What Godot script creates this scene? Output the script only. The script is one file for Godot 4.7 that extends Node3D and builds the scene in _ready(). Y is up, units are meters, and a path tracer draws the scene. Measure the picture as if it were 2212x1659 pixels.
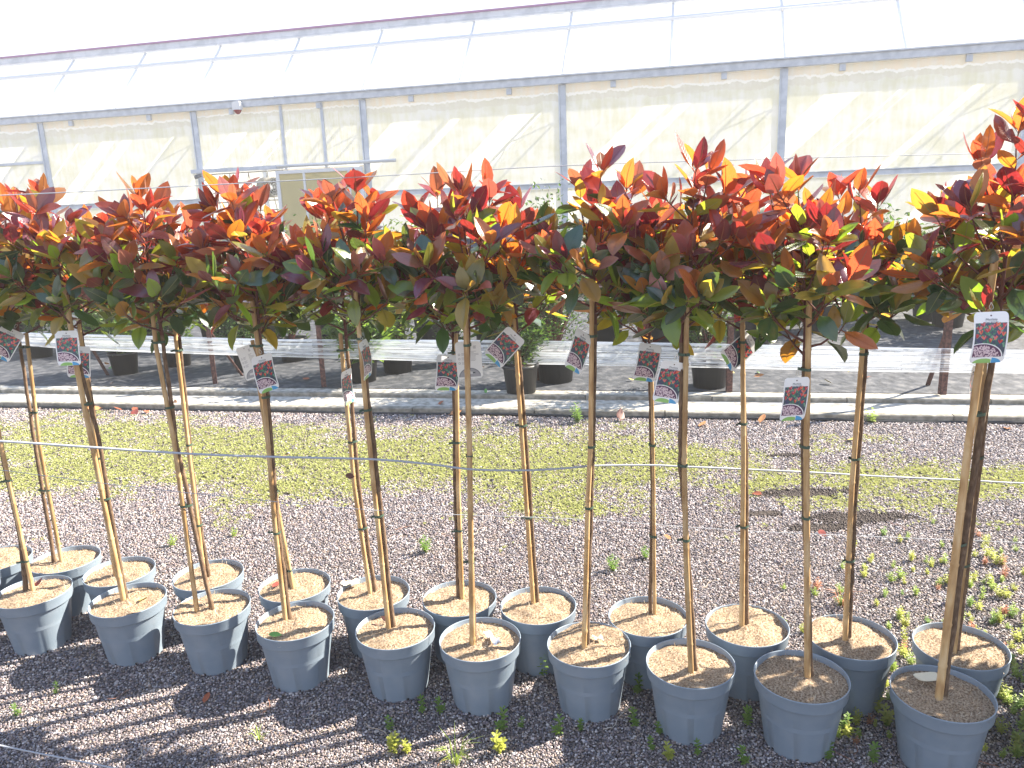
extends Node3D

const FOCAL := 1680.0            # pixels of a picture 2212 wide
const EYE := 1.697
var cam: Camera3D
var rng := RandomNumberGenerator.new()
var M := {}
var taken := {}

# ------------------------------------------------------------------ helpers
func rr(a: float, b: float) -> float:
	return rng.randf_range(a, b)

func ray(px: float, py: float) -> Vector3:
	return cam.basis * Vector3((px - 1106.0) / FOCAL, -(py - 829.5) / FOCAL, -1.0)

func on_level(px: float, py: float, h := 0.0) -> Vector3:
	var d := ray(px, py)
	return cam.position + d * ((h - EYE) / d.y)

func at_depth(px: float, py: float, z: float) -> Vector3:
	var d := ray(px, py)
	return cam.position + d * (-z / d.z)

func on_plane(px: float, py: float, q: Vector3, n: Vector3) -> Vector3:
	var d := ray(px, py)
	return cam.position + d * ((q - cam.position).dot(n) / d.dot(n))

func numbered(called: String, parent: Node) -> String:
	var key := str(parent.get_instance_id()) + called
	var k: int = taken.get(key, 0)
	taken[key] = k + 1
	return called if k == 0 else "%s_%03d" % [called, k]

func tag(o: Node, label: String, category := "", group := "", kind := "") -> void:
	if label: o.set_meta("label", label)
	if category: o.set_meta("category", category)
	if group: o.set_meta("group", group)
	if kind: o.set_meta("kind", kind)

func thing(called: String, label: String, category: String, at := Vector3.ZERO, turn := 0.0, group := "") -> Node3D:
	var o := Node3D.new()
	o.name = numbered(called, self)
	add_child(o, true)
	o.position = at
	o.rotation.y = turn
	tag(o, label, category, group)
	return o

func put(called: String, mesh: Mesh, mat: Material, parent: Node, xf := Transform3D.IDENTITY) -> MeshInstance3D:
	var o := MeshInstance3D.new()
	o.name = numbered(called, parent)
	o.mesh = mesh
	if mat: o.material_override = mat
	o.transform = xf
	parent.add_child(o, true)
	return o

func begin(smooth := true) -> SurfaceTool:
	var st := SurfaceTool.new()
	st.begin(Mesh.PRIMITIVE_TRIANGLES)
	st.set_smooth_group(0 if smooth else -1)
	return st

func done(st: SurfaceTool) -> ArrayMesh:
	st.index()
	st.generate_normals()
	return st.commit()

func obj(called: String, st: SurfaceTool, mat: Material, parent: Node) -> MeshInstance3D:
	return put(called, done(st), mat, parent)

func tri(st: SurfaceTool, a: Vector3, b: Vector3, c: Vector3) -> void:
	st.add_vertex(a); st.add_vertex(b); st.add_vertex(c)

func quad(st: SurfaceTool, a: Vector3, b: Vector3, c: Vector3, d: Vector3) -> void:
	tri(st, a, b, c); tri(st, a, c, d)

func box(st: SurfaceTool, c: Vector3, s: Vector3, b := Basis.IDENTITY, ch := 0.0) -> void:
	# a box with chamfered long edges: cross-section polygon in x,y swept along z is overkill; plain faces plus a small bevel ring
	var h := s * 0.5
	var v := []
	for i in 8:
		v.append(c + b * Vector3(h.x if i & 1 else -h.x, h.y if i & 2 else -h.y, h.z if i & 4 else -h.z))
	quad(st, v[0], v[2], v[3], v[1]); quad(st, v[4], v[5], v[7], v[6])
	quad(st, v[0], v[1], v[5], v[4]); quad(st, v[2], v[6], v[7], v[3])
	quad(st, v[0], v[4], v[6], v[2]); quad(st, v[1], v[3], v[7], v[5])

func bar(st: SurfaceTool, a: Vector3, b: Vector3, w: float, t: float, side := Vector3.UP) -> void:
	var z := (b - a).normalized()
	var x := side.cross(z).normalized()
	if x.length() < 0.5: x = Vector3.RIGHT
	var y := z.cross(x)
	box(st, (a + b) * 0.5, Vector3(w, t, a.distance_to(b)), Basis(x, y, z))

func tube(st: SurfaceTool, pts: Array, radii: Array, sides := 8, caps := true) -> void:
	var rings := []
	var x := Vector3.ZERO
	for i in pts.size():
		var d: Vector3 = (pts[mini(i + 1, pts.size() - 1)] - pts[maxi(i - 1, 0)]).normalized()
		if i == 0:
			x = d.cross(Vector3.UP if absf(d.y) < 0.9 else Vector3.RIGHT).normalized()
		x = (x - d * x.dot(d)).normalized()
		var y := d.cross(x)
		var ring := []
		for k in sides:
			var a := TAU * k / sides
			ring.append(pts[i] + (x * cos(a) + y * sin(a)) * radii[i])
		rings.append(ring)
	for i in pts.size() - 1:
		for k in sides:
			var k2 := (k + 1) % sides
			quad(st, rings[i][k], rings[i + 1][k], rings[i + 1][k2], rings[i][k2])
	if caps:
		for k in range(1, sides - 1):
			tri(st, rings[0][0], rings[0][k], rings[0][k + 1])
			tri(st, rings[-1][0], rings[-1][k + 1], rings[-1][k])

func lathe(st: SurfaceTool, prof: Array, segs: int, notch := 0) -> void:
	# prof: Vector2(radius, height), bottom to top on the outside
	for i in prof.size() - 1:
		for k in segs:
			var a := TAU * k / segs
			var b := TAU * (k + 1) / segs
			var p: Vector2 = prof[i]
			var q: Vector2 = prof[i + 1]
			var lift := 0.0
			if notch > 0 and i == 0 and k % notch == 0: lift = 0.011
			var v0 := Vector3(cos(a) * p.x, p.y + lift, sin(a) * p.x)
			var v1 := Vector3(cos(b) * p.x, p.y + lift, sin(b) * p.x)
			var v2 := Vector3(cos(b) * q.x, q.y, sin(b) * q.x)
			var v3 := Vector3(cos(a) * q.x, q.y, sin(a) * q.x)
			quad(st, v0, v1, v2, v3)

func bez(a: Vector3, b: Vector3, c: Vector3, t: float) -> Vector3:
	return a.lerp(b, t).lerp(b.lerp(c, t), t)

func lin(r: float, g: float, b: float) -> Color:
	return Color(r, g, b).linear_to_srgb()

func mat(c: Color, rough := 0.8, spec := 0.5) -> StandardMaterial3D:
	var m := StandardMaterial3D.new()
	m.albedo_color = c
	m.roughness = rough
	m.metallic_specular = spec
	m.cull_mode = BaseMaterial3D.CULL_DISABLED
	return m

func noise_tex(seed_: int, freq: float, stops: Array, size := 256, octaves := 4, kind := FastNoiseLite.TYPE_SIMPLEX_SMOOTH) -> NoiseTexture2D:
	var n := FastNoiseLite.new()
	n.seed = seed_
	n.frequency = freq
	n.noise_type = kind
	n.fractal_octaves = octaves
	var t := NoiseTexture2D.new()
	t.width = size; t.height = size
	t.seamless = true
	t.noise = n
	var g := Gradient.new()
	var offs := PackedFloat32Array()
	var cols := PackedColorArray()
	for s in stops:
		offs.append(s[0]); cols.append(s[1])
	g.offsets = offs; g.colors = cols
	t.color_ramp = g
	return t

func textured(t: Texture2D, scale: Vector3, rough := 0.85, bump: Texture2D = null, bump_cm := 0.3) -> StandardMaterial3D:
	var m := mat(Color.WHITE, rough)
	m.albedo_texture = t
	m.uv1_triplanar = true
	m.uv1_world_triplanar = true
	m.uv1_scale = scale
	if bump:
		m.heightmap_enabled = true
		m.heightmap_texture = bump
		m.heightmap_scale = bump_cm
	return m

# ------------------------------------------------------------------ materials
func make_materials() -> void:
	var fine := noise_tex(3, 0.08, [[0.0, Color(0, 0, 0)], [1.0, Color(1, 1, 1)]], 256, 5)
	var grain := noise_tex(4, 0.35, [[0.0, Color(0.2, 0.2, 0.2)], [1.0, Color(1, 1, 1)]], 256, 3)
	M.ground = textured(noise_tex(11, 0.05, [[0.25, lin(0.06, 0.05, 0.048)], [0.5, lin(0.13, 0.11, 0.11)], [0.75, lin(0.21, 0.185, 0.18)]], 512, 6), Vector3.ONE * 1.7, 0.95, grain, 0.8)
	M.soil_dark = textured(noise_tex(12, 0.06, [[0.3, lin(0.022, 0.016, 0.012)], [0.7, lin(0.07, 0.05, 0.04)]], 256, 5), Vector3.ONE * 3.0, 0.95, grain, 1.0)
	M.kerb = textured(noise_tex(13, 0.03, [[0.3, lin(0.17, 0.16, 0.135)], [0.55, lin(0.26, 0.245, 0.21)], [0.8, lin(0.34, 0.32, 0.28)]], 256, 6), Vector3.ONE * 1.5, 0.9, grain, 0.25)
	M.path = textured(noise_tex(14, 0.025, [[0.25, lin(0.3, 0.28, 0.24)], [0.5, lin(0.43, 0.41, 0.37)], [0.8, lin(0.52, 0.5, 0.46)]], 512, 6), Vector3.ONE * 0.9, 0.9, grain, 0.2)
	M.fabric = textured(noise_tex(15, 0.03, [[0.25, lin(0.03, 0.034, 0.043)], [0.55, lin(0.052, 0.057, 0.07)], [0.85, lin(0.115, 0.115, 0.122)]], 512, 6), Vector3.ONE * 0.45, 0.75, fine, 0.8)
	M.pot = textured(noise_tex(16, 0.02, [[0.2, lin(0.2, 0.255, 0.32)], [0.5, lin(0.215, 0.27, 0.335)], [0.75, lin(0.235, 0.285, 0.345)]], 256, 6), Vector3.ONE * 2.2, 0.42, grain, 0.02)
	M.pot.uv1_world_triplanar = false
	M.coir = textured(noise_tex(17, 0.07, [[0.2, lin(0.13, 0.085, 0.05)], [0.5, lin(0.36, 0.26, 0.17)], [0.8, lin(0.53, 0.43, 0.32)]], 256, 5), Vector3.ONE * 6.0, 0.95, grain, 0.5)
	M.fibre = mat(Color.WHITE, 0.8)
	M.fibre.vertex_color_use_as_albedo = true
	M.bamboo = []
	M.stem = []
	for k in 4:
		var t: float = [1.0, 0.85, 1.12, 0.95][k]
		M.bamboo.append(textured(noise_tex(20 + k, 0.03, [[0.25, lin(0.34 * t, 0.2 * t, 0.085 * t)], [0.55, lin(0.47 * t, 0.31 * t, 0.145 * t)], [0.8, lin(0.55 * t, 0.4 * t, 0.22 * t)]], 128, 5), Vector3(9, 1.6, 9), 0.5))
		M.stem.append(textured(noise_tex(30 + k, 0.05, [[0.25, lin(0.11 * t, 0.066 * t, 0.04 * t)], [0.55, lin(0.17 * t, 0.107 * t, 0.064 * t)], [0.8, lin(0.24 * t, 0.165 * t, 0.105 * t)]], 128, 5), Vector3(12, 4, 12), 0.85, grain, 0.25))
	M.twig = mat(lin(0.11, 0.035, 0.028), 0.6)
	M.tie = mat(lin(0.045, 0.085, 0.06), 0.6)
	M.steel = textured(noise_tex(40, 0.03, [[0.3, lin(0.5, 0.54, 0.6)], [0.7, lin(0.66, 0.7, 0.76)]], 128, 5), Vector3.ONE * 0.8, 0.45)
	M.white_paint = mat(lin(0.75, 0.76, 0.77), 0.5)
	M.fan_grey = mat(lin(0.22, 0.215, 0.2), 0.5)
	M.rust_post = textured(noise_tex(41, 0.06, [[0.3, lin(0.05, 0.022, 0.02)], [0.7, lin(0.13, 0.06, 0.05)]], 128, 5), Vector3.ONE * 4.0, 0.8)
	M.black_pot = mat(lin(0.018, 0.019, 0.022), 0.5)
	M.wire = mat(lin(0.34, 0.37, 0.42), 0.5)
	M.wire.metallic_specular = 0.3
	M.string = mat(lin(0.6, 0.58, 0.5), 0.8)
	# the leaves of the photinias: colour of the blade, colour it lets through
	M.leaf = {}
	var kinds := {
		"red": [[0.17, 0.035, 0.024], [1.0, 0.15, 0.055], 0.8],
		"orange": [[0.21, 0.08, 0.03], [1.0, 0.26, 0.05], 0.8],
		"amber": [[0.19, 0.095, 0.025], [0.95, 0.36, 0.035], 0.8],
		"purple": [[0.075, 0.028, 0.042], [0.8, 0.08, 0.06], 0.36],
		"pink": [[0.24, 0.11, 0.085], [0.9, 0.24, 0.12], 0.5],
		"olive": [[0.13, 0.115, 0.03], [0.7, 0.52, 0.05], 0.85],
		"green": [[0.05, 0.1, 0.022], [0.45, 0.66, 0.04], 0.85],
		"dark": [[0.02, 0.052, 0.032], [0.2, 0.38, 0.05], 0.42],
	}
	var veins := Image.create(96, 192, false, Image.FORMAT_L8)
	for y in 192:
		for x in 96:
			var u := absf(x / 95.0 - 0.5) * 2.0
			var t := 1.0 - y / 191.0
			var side := fposmod((t - u * 0.22 + 0.03 * sin(u * 5.0)) * 13.0, 1.0)
			var v := 0.55 + 0.35 * sin(side * PI) * (1.0 - u * 0.5) + 0.06 * sin(x * 1.9) * sin(y * 1.3)
			v *= smoothstep(0.0, 0.09, u) * 0.75 + 0.25
			veins.set_pixel(x, y, Color(v, v, v))
	var vein_tex := ImageTexture.create_from_image(veins)
	for kind in kinds:
		M.leaf[kind] = []
		for v in 3:
			var a: Array = kinds[kind][0]
			var b: Array = kinds[kind][1]
			var s: float = [1.0, 0.78, 1.25][v]
			var w: float = [1.0, 1.15, 0.8][v]
			var m := mat(lin(a[0] * s, a[1] * s * w, a[2] * s), [0.3, 0.36, 0.26][v])
			m.backlight_enabled = true
			var k: float = kinds[kind][2]
			m.clearcoat_enabled = true
			m.clearcoat = 0.75
			m.clearcoat_roughness = 0.2
			m.heightmap_enabled = true
			m.heightmap_texture = vein_tex
			m.heightmap_scale = 0.09
			m.backlight = lin(minf(b[0] * k, 1.0), minf(b[1] * k * w, 1.0), b[2] * k)
			M.leaf[kind].append(m)
	M.rib = mat(lin(0.3, 0.12, 0.06), 0.5)
	M.rib_green = mat(lin(0.22, 0.25, 0.08), 0.5)
	M.weed = []
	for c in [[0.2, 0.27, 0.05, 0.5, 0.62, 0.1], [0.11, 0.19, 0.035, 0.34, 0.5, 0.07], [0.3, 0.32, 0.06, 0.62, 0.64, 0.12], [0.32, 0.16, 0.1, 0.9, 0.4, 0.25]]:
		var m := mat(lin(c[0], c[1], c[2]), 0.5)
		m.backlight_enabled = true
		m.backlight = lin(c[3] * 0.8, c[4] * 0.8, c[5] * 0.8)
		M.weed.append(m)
	M.shrub = []
	for c in [[0.018, 0.045, 0.016, 0.12, 0.22, 0.03], [0.035, 0.075, 0.022, 0.25, 0.4, 0.05], [0.08, 0.13, 0.035, 0.5, 0.65, 0.1]]:
		var m := mat(lin(c[0], c[1], c[2]), 0.3)
		m.backlight_enabled = true
		m.backlight = lin(c[3], c[4], c[5])
		M.shrub.append(m)
	M.fallen = []
	for c in [[0.32, 0.09, 0.04], [0.22, 0.04, 0.025], [0.45, 0.2, 0.08], [0.1, 0.035, 0.025], [0.5, 0.4, 0.1], [0.12, 0.3, 0.06]]:
		M.fallen.append(mat(lin(c[0], c[1], c[2]), 0.5))

# ------------------------------------------------------------------ camera, sky, sun
func make_view() -> void:
	cam = Camera3D.new()
	cam.name = "camera"
	cam.fov = rad_to_deg(2.0 * atan(829.5 / FOCAL))
	cam.near = 0.05
	cam.far = 900.0
	cam.position = Vector3(0, EYE, 0)
	cam.basis = Basis(Vector3.RIGHT, deg_to_rad(-13.4)) * Basis(Vector3.BACK, deg_to_rad(-2.3))
	add_child(cam)
	cam.current = true
	var sky_m := ProceduralSkyMaterial.new()
	sky_m.sky_top_color = lin(0.36, 0.56, 0.98)
	sky_m.sky_horizon_color = lin(1.15, 1.17, 1.2)
	sky_m.sky_curve = 0.45
	sky_m.ground_bottom_color = lin(0.25, 0.24, 0.23)
	sky_m.ground_horizon_color = lin(0.6, 0.6, 0.6)
	sky_m.sun_angle_max = 40.0
	sky_m.sun_curve = 0.12
	var sky := Sky.new()
	sky.sky_material = sky_m
	var e := Environment.new()
	e.background_mode = Environment.BG_SKY
	e.sky = sky
	e.background_energy_multiplier = 0.31
	e.tonemap_mode = Environment.TONE_MAPPER_LINEAR
	e.tonemap_exposure = 4.15
	e.sdfgi_enabled = true
	e.ssao_enabled = true
	e.ssil_enabled = true
	e.fog_enabled = true
	e.fog_density = 0.004
	e.fog_light_color = Color(1.0, 1.0, 1.0)
	var we := WorldEnvironment.new()
	we.name = "environment"
	we.environment = e
	add_child(we)
	var sun := DirectionalLight3D.new()
	sun.name = "sun"
	sun.light_energy = 1.6
	sun.light_color = Color(1.0, 0.955, 0.88)
	sun.light_angular_distance = 0.5
	sun.shadow_enabled = true
	add_child(sun)
	sun.look_at_from_position(Vector3.ZERO, -Vector3(0.76, 0.602, -0.247), Vector3.UP)

# ------------------------------------------------------------------ setting
var kerb_o: Vector3
var kerb_d: Vector3
var kerb_n: Vector3      # away from the camera

func kp(along: float, back: float, y: float) -> Vector3:
	return kerb_o + kerb_d * along + kerb_n * back + Vector3(0, y, 0)

func sheet(called: String, a0: float, a1: float, b0: float, b1: float, y: float, m: Material) -> void:
	var st := begin()
	quad(st, kp(a0, b0, y), kp(a0, b1, y), kp(a1, b1, y), kp(a1, b0, y))
	tag(obj(called, st, m, self), "", "", "", "structure")

func make_ground() -> void:
	var p0 := on_level(100, 883)
	var p1 := on_level(2050, 914)
	kerb_d = (p1 - p0).normalized()
	kerb_n = Vector3(kerb_d.z, 0, -kerb_d.x)
	kerb_o = on_level(1106, 893)
	kerb_o = p0 + kerb_d * (kerb_o - p0).dot(kerb_d)
	var st := begin()
	quad(st, kp(-300, -300, -0.006), kp(-300, 300, -0.006), kp(300, 300, -0.006), kp(300, -300, -0.006))
	tag(obj("ground", st, M.ground, self), "", "", "", "structure")
	# two rows of kerb stones with a concrete path between them
	for row in 2:
		var b0: float = [0.0, 0.36][row]
		var top: float = [0.055, 0.082][row]
		var k := thing(["front_kerb", "rear_kerb"][row], ["low grey concrete kerb along the far edge of the gravel", "thin concrete kerb between the pale path and the dark fabric ground"][row], "kerb", kp(0, b0, 0))
		var len_: float = [1.02, 1.02][row]
		for i in range(-9, 10):
			var s := begin(false)
			var a: float = i * len_ + 0.37 * row + 0.2
			var dy := rr(-0.003, 0.003)
			var w: float = [0.07, 0.05][row]
			var c := 0.007
			var prof := [Vector2(0, -0.05), Vector2(0, top - c + dy), Vector2(c, top + dy), Vector2(w - c, top + dy), Vector2(w, top - c + dy), Vector2(w, -0.05)]
			var q0: float = a + 0.004
			var q1: float = a + len_ - 0.004
			for j in prof.size() - 1:
				quad(s, kerb_d * q0 + kerb_n * prof[j].x + Vector3(0, prof[j].y, 0), kerb_d * q0 + kerb_n * prof[j + 1].x + Vector3(0, prof[j + 1].y, 0), kerb_d * q1 + kerb_n * prof[j + 1].x + Vector3(0, prof[j + 1].y, 0), kerb_d * q1 + kerb_n * prof[j].x + Vector3(0, prof[j].y, 0))
			for q in [q0, q1]:
				for j in range(1, prof.size() - 1):
					tri(s, kerb_d * q + kerb_n * prof[0].x + Vector3(0, prof[0].y, 0), kerb_d * q + kerb_n * prof[j].x + Vector3(0, prof[j].y, 0), kerb_d * q + kerb_n * prof[j + 1].x + Vector3(0, prof[j + 1].y, 0))
			obj("kerb_stone", s, M.kerb, k)
	sheet("path", -10, 10, 0.071, 0.358, 0.048, M.path)
	sheet("paving_strip", -10, 10, 0.411, 0.56, 0.074, M.path)
	sheet("fabric_ground", -40, 40, 0.561, 60, 0.078, M.fabric)
	# black plastic edging in front of the kerb
	st = begin()
	var pts := []
	var rad := []
	for i in 60:
		pts.append(kp(-9.0 + i * 0.3, -0.012 + 0.006 * sin(i * 1.7), 0.012 + 0.006 * sin(i * 0.9)))
		rad.append(0.012)
	tube(st, pts, rad, 6)
	tag(obj("plastic_edging", st, M.black_pot, self), "black plastic edging strip lying along the foot of the front kerb", "edging")

func moss_here(p: Vector3) -> float:
	# where moss grows over the gravel: a band in front of the kerb, thicker to the left
	var b := -(p - kerb_o).dot(kerb_n)
	var n := moss_noise.get_noise_2d(p.x * 1.0, p.z * 1.6)
	var n2 := moss_noise.get_noise_2d(p.x * 5.0 + 40.0, p.z * 5.0)
	var band := 1.0 - absf(b - 1.1) / 0.95
	return band + n * 0.7 + n2 * 0.5 - clampf(p.x * 0.14, -0.18, 0.35)

var moss_noise := FastNoiseLite.new()

func make_gravel() -> void:
	moss_noise.seed = 5
	moss_noise.frequency = 0.7
	var variants := []
	for v in 5:
		var s := SphereMesh.new()
		s.radial_segments = 6; s.rings = 3; s.radius = 0.5; s.height = 1.0
		var arr := s.get_mesh_arrays()
		var vs: PackedVector3Array = arr[Mesh.ARRAY_VERTEX]
		var seen := {}
		for i in vs.size():
			var key := vs[i].snapped(Vector3.ONE * 0.001)
			if not seen.has(key): seen[key] = vs[i] * rr(0.78, 1.2)
			vs[i] = seen[key] * Vector3(1.0, 0.72, 0.85)
		var st := begin(v % 2 == 0)
		var idx: PackedInt32Array = arr[Mesh.ARRAY_INDEX]
		for i in idx: st.add_vertex(vs[i])
		variants.append(done(st))
	var xf := []
	var cols := []
	for v in 5:
		xf.append([]); cols.append([])
	var pal := [[0.26, 0.225, 0.23], [0.17, 0.14, 0.155], [0.36, 0.32, 0.315], [0.22, 0.17, 0.165], [0.13, 0.115, 0.125], [0.44, 0.41, 0.41], [0.28, 0.22, 0.185], [0.17, 0.165, 0.195], [0.09, 0.078, 0.088]]
	var z := 1.75
	while z < 7.7:
		var s := 0.0064 + 0.0021 * (z - 1.75)
		var half := z * 0.72 + 0.25
		var x := -half
		while x < half:
			var p := Vector3(x + rr(-0.5, 0.5) * s, 0, -z + rr(-0.5, 0.5) * s)
			x += s
			if (p - kerb_o).dot(kerb_n) > -0.02: continue
			var mo := moss_here(p)
			if mo > 0.35 and rng.randf() < smoothstep(0.3, 0.75, mo) * 0.85: continue
			var earth := soil_here(p)
			var v := rng.randi() % 5
			var d := s * rr(0.75, 1.4)
			if rng.randf() < 0.02: d *= 1.6
			var b := Basis.from_euler(Vector3(rr(-0.5, 0.5), rr(0, TAU), rr(-0.5, 0.5))).scaled(Vector3(d, d * rr(0.7, 1.0), d))
			p.y = d * 0.18 + rr(0.0, 0.003)
			xf[v].append(Transform3D(b, p))
			var c: Array = pal[rng.randi() % pal.size()]
			var t := rr(0.7, 1.3)
			if earth > 0.15 and rng.randf() < smoothstep(0.1, 0.4, earth):
				c = [0.042, 0.028, 0.025]
			cols[v].append(Color(c[0] * t, c[1] * t, c[2] * t))
		z += s * 0.95
	var gm := mat(Color.WHITE, 0.7)
	gm.vertex_color_use_as_albedo = true
	for v in 5:
		multi("gravel", variants[v], gm, xf[v], cols[v], self)
	# moss
	var st := begin(false)
	for k in 7:
		var a := rr(0, TAU)
		var d := Vector3(cos(a), 0, sin(a))
		var o := d * rr(0.0, 0.5)
		var w := d.cross(Vector3.UP) * 0.22
		tri(st, o - w, o + w, o + d * rr(0.1, 0.5) + Vector3(0, rr(0.5, 1.1), 0))
	var tuft := done(st)
	var mx := []
	var mc := []
	for i in 190000:
		var z2 := rr(3.4, 7.4)
		var p := Vector3(rr(-1, 1) * (z2 * 0.72 + 0.2), 0.003, -z2)
		if (p - kerb_o).dot(kerb_n) > -0.03: continue
		var mo := moss_here(p)
		if mo < 0.12 or rng.randf() > (mo - 0.1) * 1.7: continue
		if soil_here(p) > 0.3: continue
		var s := rr(0.011, 0.024)
		mx.append(Transform3D(Basis(Vector3.UP, rr(0, TAU)).scaled(Vector3(s, s * 0.5, s)), p))
		var t := rr(0.7, 1.25)
		mc.append(Color(0.46 * t, 0.48 * t, 0.19 * t))
	var mossm := mat(Color.WHITE, 0.8)
	mossm.vertex_color_use_as_albedo = true
	mossm.backlight_enabled = true
	mossm.backlight = Color(0.9, 0.9, 0.9)
	multi("moss", tuft, mossm, mx, mc, self)
	# stray straws and roots on the gravel
	var sx := []
	var sc := []
	for i in 260:
		var z2 := 1.85 + 4.0 * pow(rng.randf(), 1.6)
		var p := Vector3(rr(-1, 1) * z2 * 0.7, 0.012, -z2)
		sx.append(Transform3D(Basis.from_euler(Vector3(rr(-0.15, 0.15), rr(0, TAU), rr(-0.1, 0.1))).scaled(Vector3.ONE * rr(0.03, 0.11)), p))
		var c: Array = [[0.42, 0.34, 0.26], [0.28, 0.12, 0.07], [0.5, 0.46, 0.4]][rng.randi() % 3]
		sc.append(Color(c[0], c[1], c[2]))
	var s2 := begin()
	var pts := []
	var rad := []
	for i in 8:
		pts.append(Vector3((i / 7.0 - 0.5), 0.02 * sin(i * 2.0), 0.13 * sin(i * 0.75)))
		rad.append(0.012)
	tube(s2, pts, rad, 4, false)
	multi("straw", done(s2), gm, sx, sc, self)

var soil_spots := []

func soil_here(p: Vector3) -> float:
	var best := 0.0
	for s in soil_spots:
		var q: Vector3 = p - s[0]
		best = maxf(best, 1.0 - Vector2(q.x / s[1], q.z / s[2]).length() + 0.35 * moss_noise.get_noise_2d(p.x * 9.0, p.z * 9.0))
	return best

func multi(called: String, mesh: Mesh, m: Material, xfs: Array, cols: Array, parent: Node) -> MultiMeshInstance3D:
	var mm := MultiMesh.new()
	mm.transform_format = MultiMesh.TRANSFORM_3D
	mm.use_colors = cols.size() > 0
	mm.mesh = mesh
	mm.instance_count = xfs.size()
	for i in xfs.size():
		mm.set_instance_transform(i, xfs[i])
		if cols.size(): mm.set_instance_color(i, cols[i])
	var o := MultiMeshInstance3D.new()
	o.name = numbered(called, parent)
	o.multimesh = mm
	if m: o.material_override = m
	o.set_meta("kind", "stuff")
	if parent == self:
		var labels := {"gravel": ["loose grey and brown gravel covering the ground", "gravel"], "moss": ["yellow green moss growing over the gravel before the kerb", "moss"], "straw": ["dry straws and root bits scattered on the gravel", "straw"]}
		if labels.has(called): tag(o, labels[called][0], labels[called][1])
	parent.add_child(o, true)
	return o

func make_soil() -> void:
	for s in [[1740, 1066, 0.32, 0.1], [1850, 1120, 0.36, 0.1], [1690, 985, 0.15, 0.05], [1775, 1140, 0.25, 0.07], [1650, 1110, 0.18, 0.05]]:
		var c := on_level(s[0], s[1])
		soil_spots.append([c, s[2], s[3]])
		var st := begin()
		var n := 22
		var g := []
		for i in n + 1:
			for j in n + 1:
				var u := (i / float(n) - 0.5) * 2.4
				var w := (j / float(n) - 0.5) * 2.4
				var q := Vector3(u * s[2], 0, w * s[3])
				var f := 1.0 - Vector2(u, w).length() + 0.5 * moss_noise.get_noise_2d((c.x + q.x) * 12.0, (c.z + q.z) * 12.0)
				q.y = -0.012 + 0.015 * smoothstep(0.0, 0.7, f) + 0.009 * moss_noise.get_noise_2d((c.x + q.x) * 45.0, (c.z + q.z) * 45.0)
				g.append(c + q)
		for i in n:
			for j in n:
				quad(st, g[i * (n + 1) + j], g[i * (n + 1) + j + 1], g[(i + 1) * (n + 1) + j + 1], g[(i + 1) * (n + 1) + j])
		var o := obj("soil_heap", st, M.soil_dark, self)
		tag(o, "", "", "", "structure")

# ------------------------------------------------------------------ greenhouse
var wq: Vector3
var ww: Vector3
var wn: Vector3
func wp(s: float, y: float, back: float) -> Vector3:   # a point on the greenhouse's front wall, back metres inside
	return wq + ww * s - wn * back + Vector3(0, y, 0)

func ws(px: float, py: float) -> Vector2:              # along and height on the wall of a spot seen there
	var p := on_plane(px, py, wq, wn)
	return Vector2((p - wq).dot(ww), p.y)

func wbox(st: SurfaceTool, s0: float, s1: float, y0: float, y1: float, b0: float, b1: float) -> void:
	box(st, wp((s0 + s1) * 0.5, (y0 + y1) * 0.5, (b0 + b1) * 0.5), Vector3(absf(s1 - s0), absf(y1 - y0), absf(b1 - b0)), Basis(ww, Vector3.UP, wn))

func panel_texture(seed_: int, plain := false) -> ImageTexture:
	var im := Image.create(256, 256, false, Image.FORMAT_RGB8)
	var n := FastNoiseLite.new()
	n.seed = seed_
	n.frequency = 0.02
	n.fractal_octaves = 4
	var top := 20.0
	for y in 256:
		for x in 256:
			var streak := n.get_noise_2d(x * 5.0, y * 0.35)
			var blot := n.get_noise_2d(x * 0.9 + 500, y * 0.9)
			var fine := n.get_noise_2d(x * 9.0 + 90, y * 2.0)
			var c := Color(0.885, 0.89, 0.875)
			var algae := clampf(0.38 + streak * 0.7 + blot * 0.8 + fine * 0.25, 0.0, 1.0)
			c = c.lerp(Color(0.83, 0.83, 0.75), algae * 0.85)
			var edge := top + 5.0 * n.get_noise_2d(x * 2.0, 77.0) + 3.0 * n.get_noise_2d(x * 10.0, 7.0)
			if plain:
				pass
			elif y < edge:
				c = c.lerp(Color(0.93, 0.87, 0.8), 0.5 + 0.4 * streak)
			elif y < edge + 6.0 + 5.0 * n.get_noise_2d(x * 3.0, 300.0):
				c = Color(0.93, 0.93, 0.92)
			elif y < edge + 22.0 + 9.0 * n.get_noise_2d(x * 1.5, 150.0):
				c = c.lerp(Color(0.83, 0.82, 0.78), 0.6 + 0.3 * fine)
			im.set_pixel(x, y, c)
	return ImageTexture.create_from_image(im)

func wall_panel(parent: Node, s0: float, s1: float, y0: float, y1: float, m: Material, called := "wall_panel") -> void:
	# a twin-wall plastic sheet 10 mm thick, picture coordinates over the sheet
	var st := SurfaceTool.new()
	st.begin(Mesh.PRIMITIVE_TRIANGLES)
	var uv := [Vector2(0, 1), Vector2(0, 0), Vector2(1, 0), Vector2(1, 1)]
	var a := wp(s0, y0, 0.0); var b := wp(s0, y1, 0.0); var c := wp(s1, y1, 0.0); var d := wp(s1, y0, 0.0)
	var q := [a, b, c, d]
	for k in [0, 1, 2, 0, 2, 3]:
		st.set_uv(uv[k]); st.set_normal(wn); st.add_vertex(q[k])
	put(called, st.commit(), m, parent)

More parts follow.
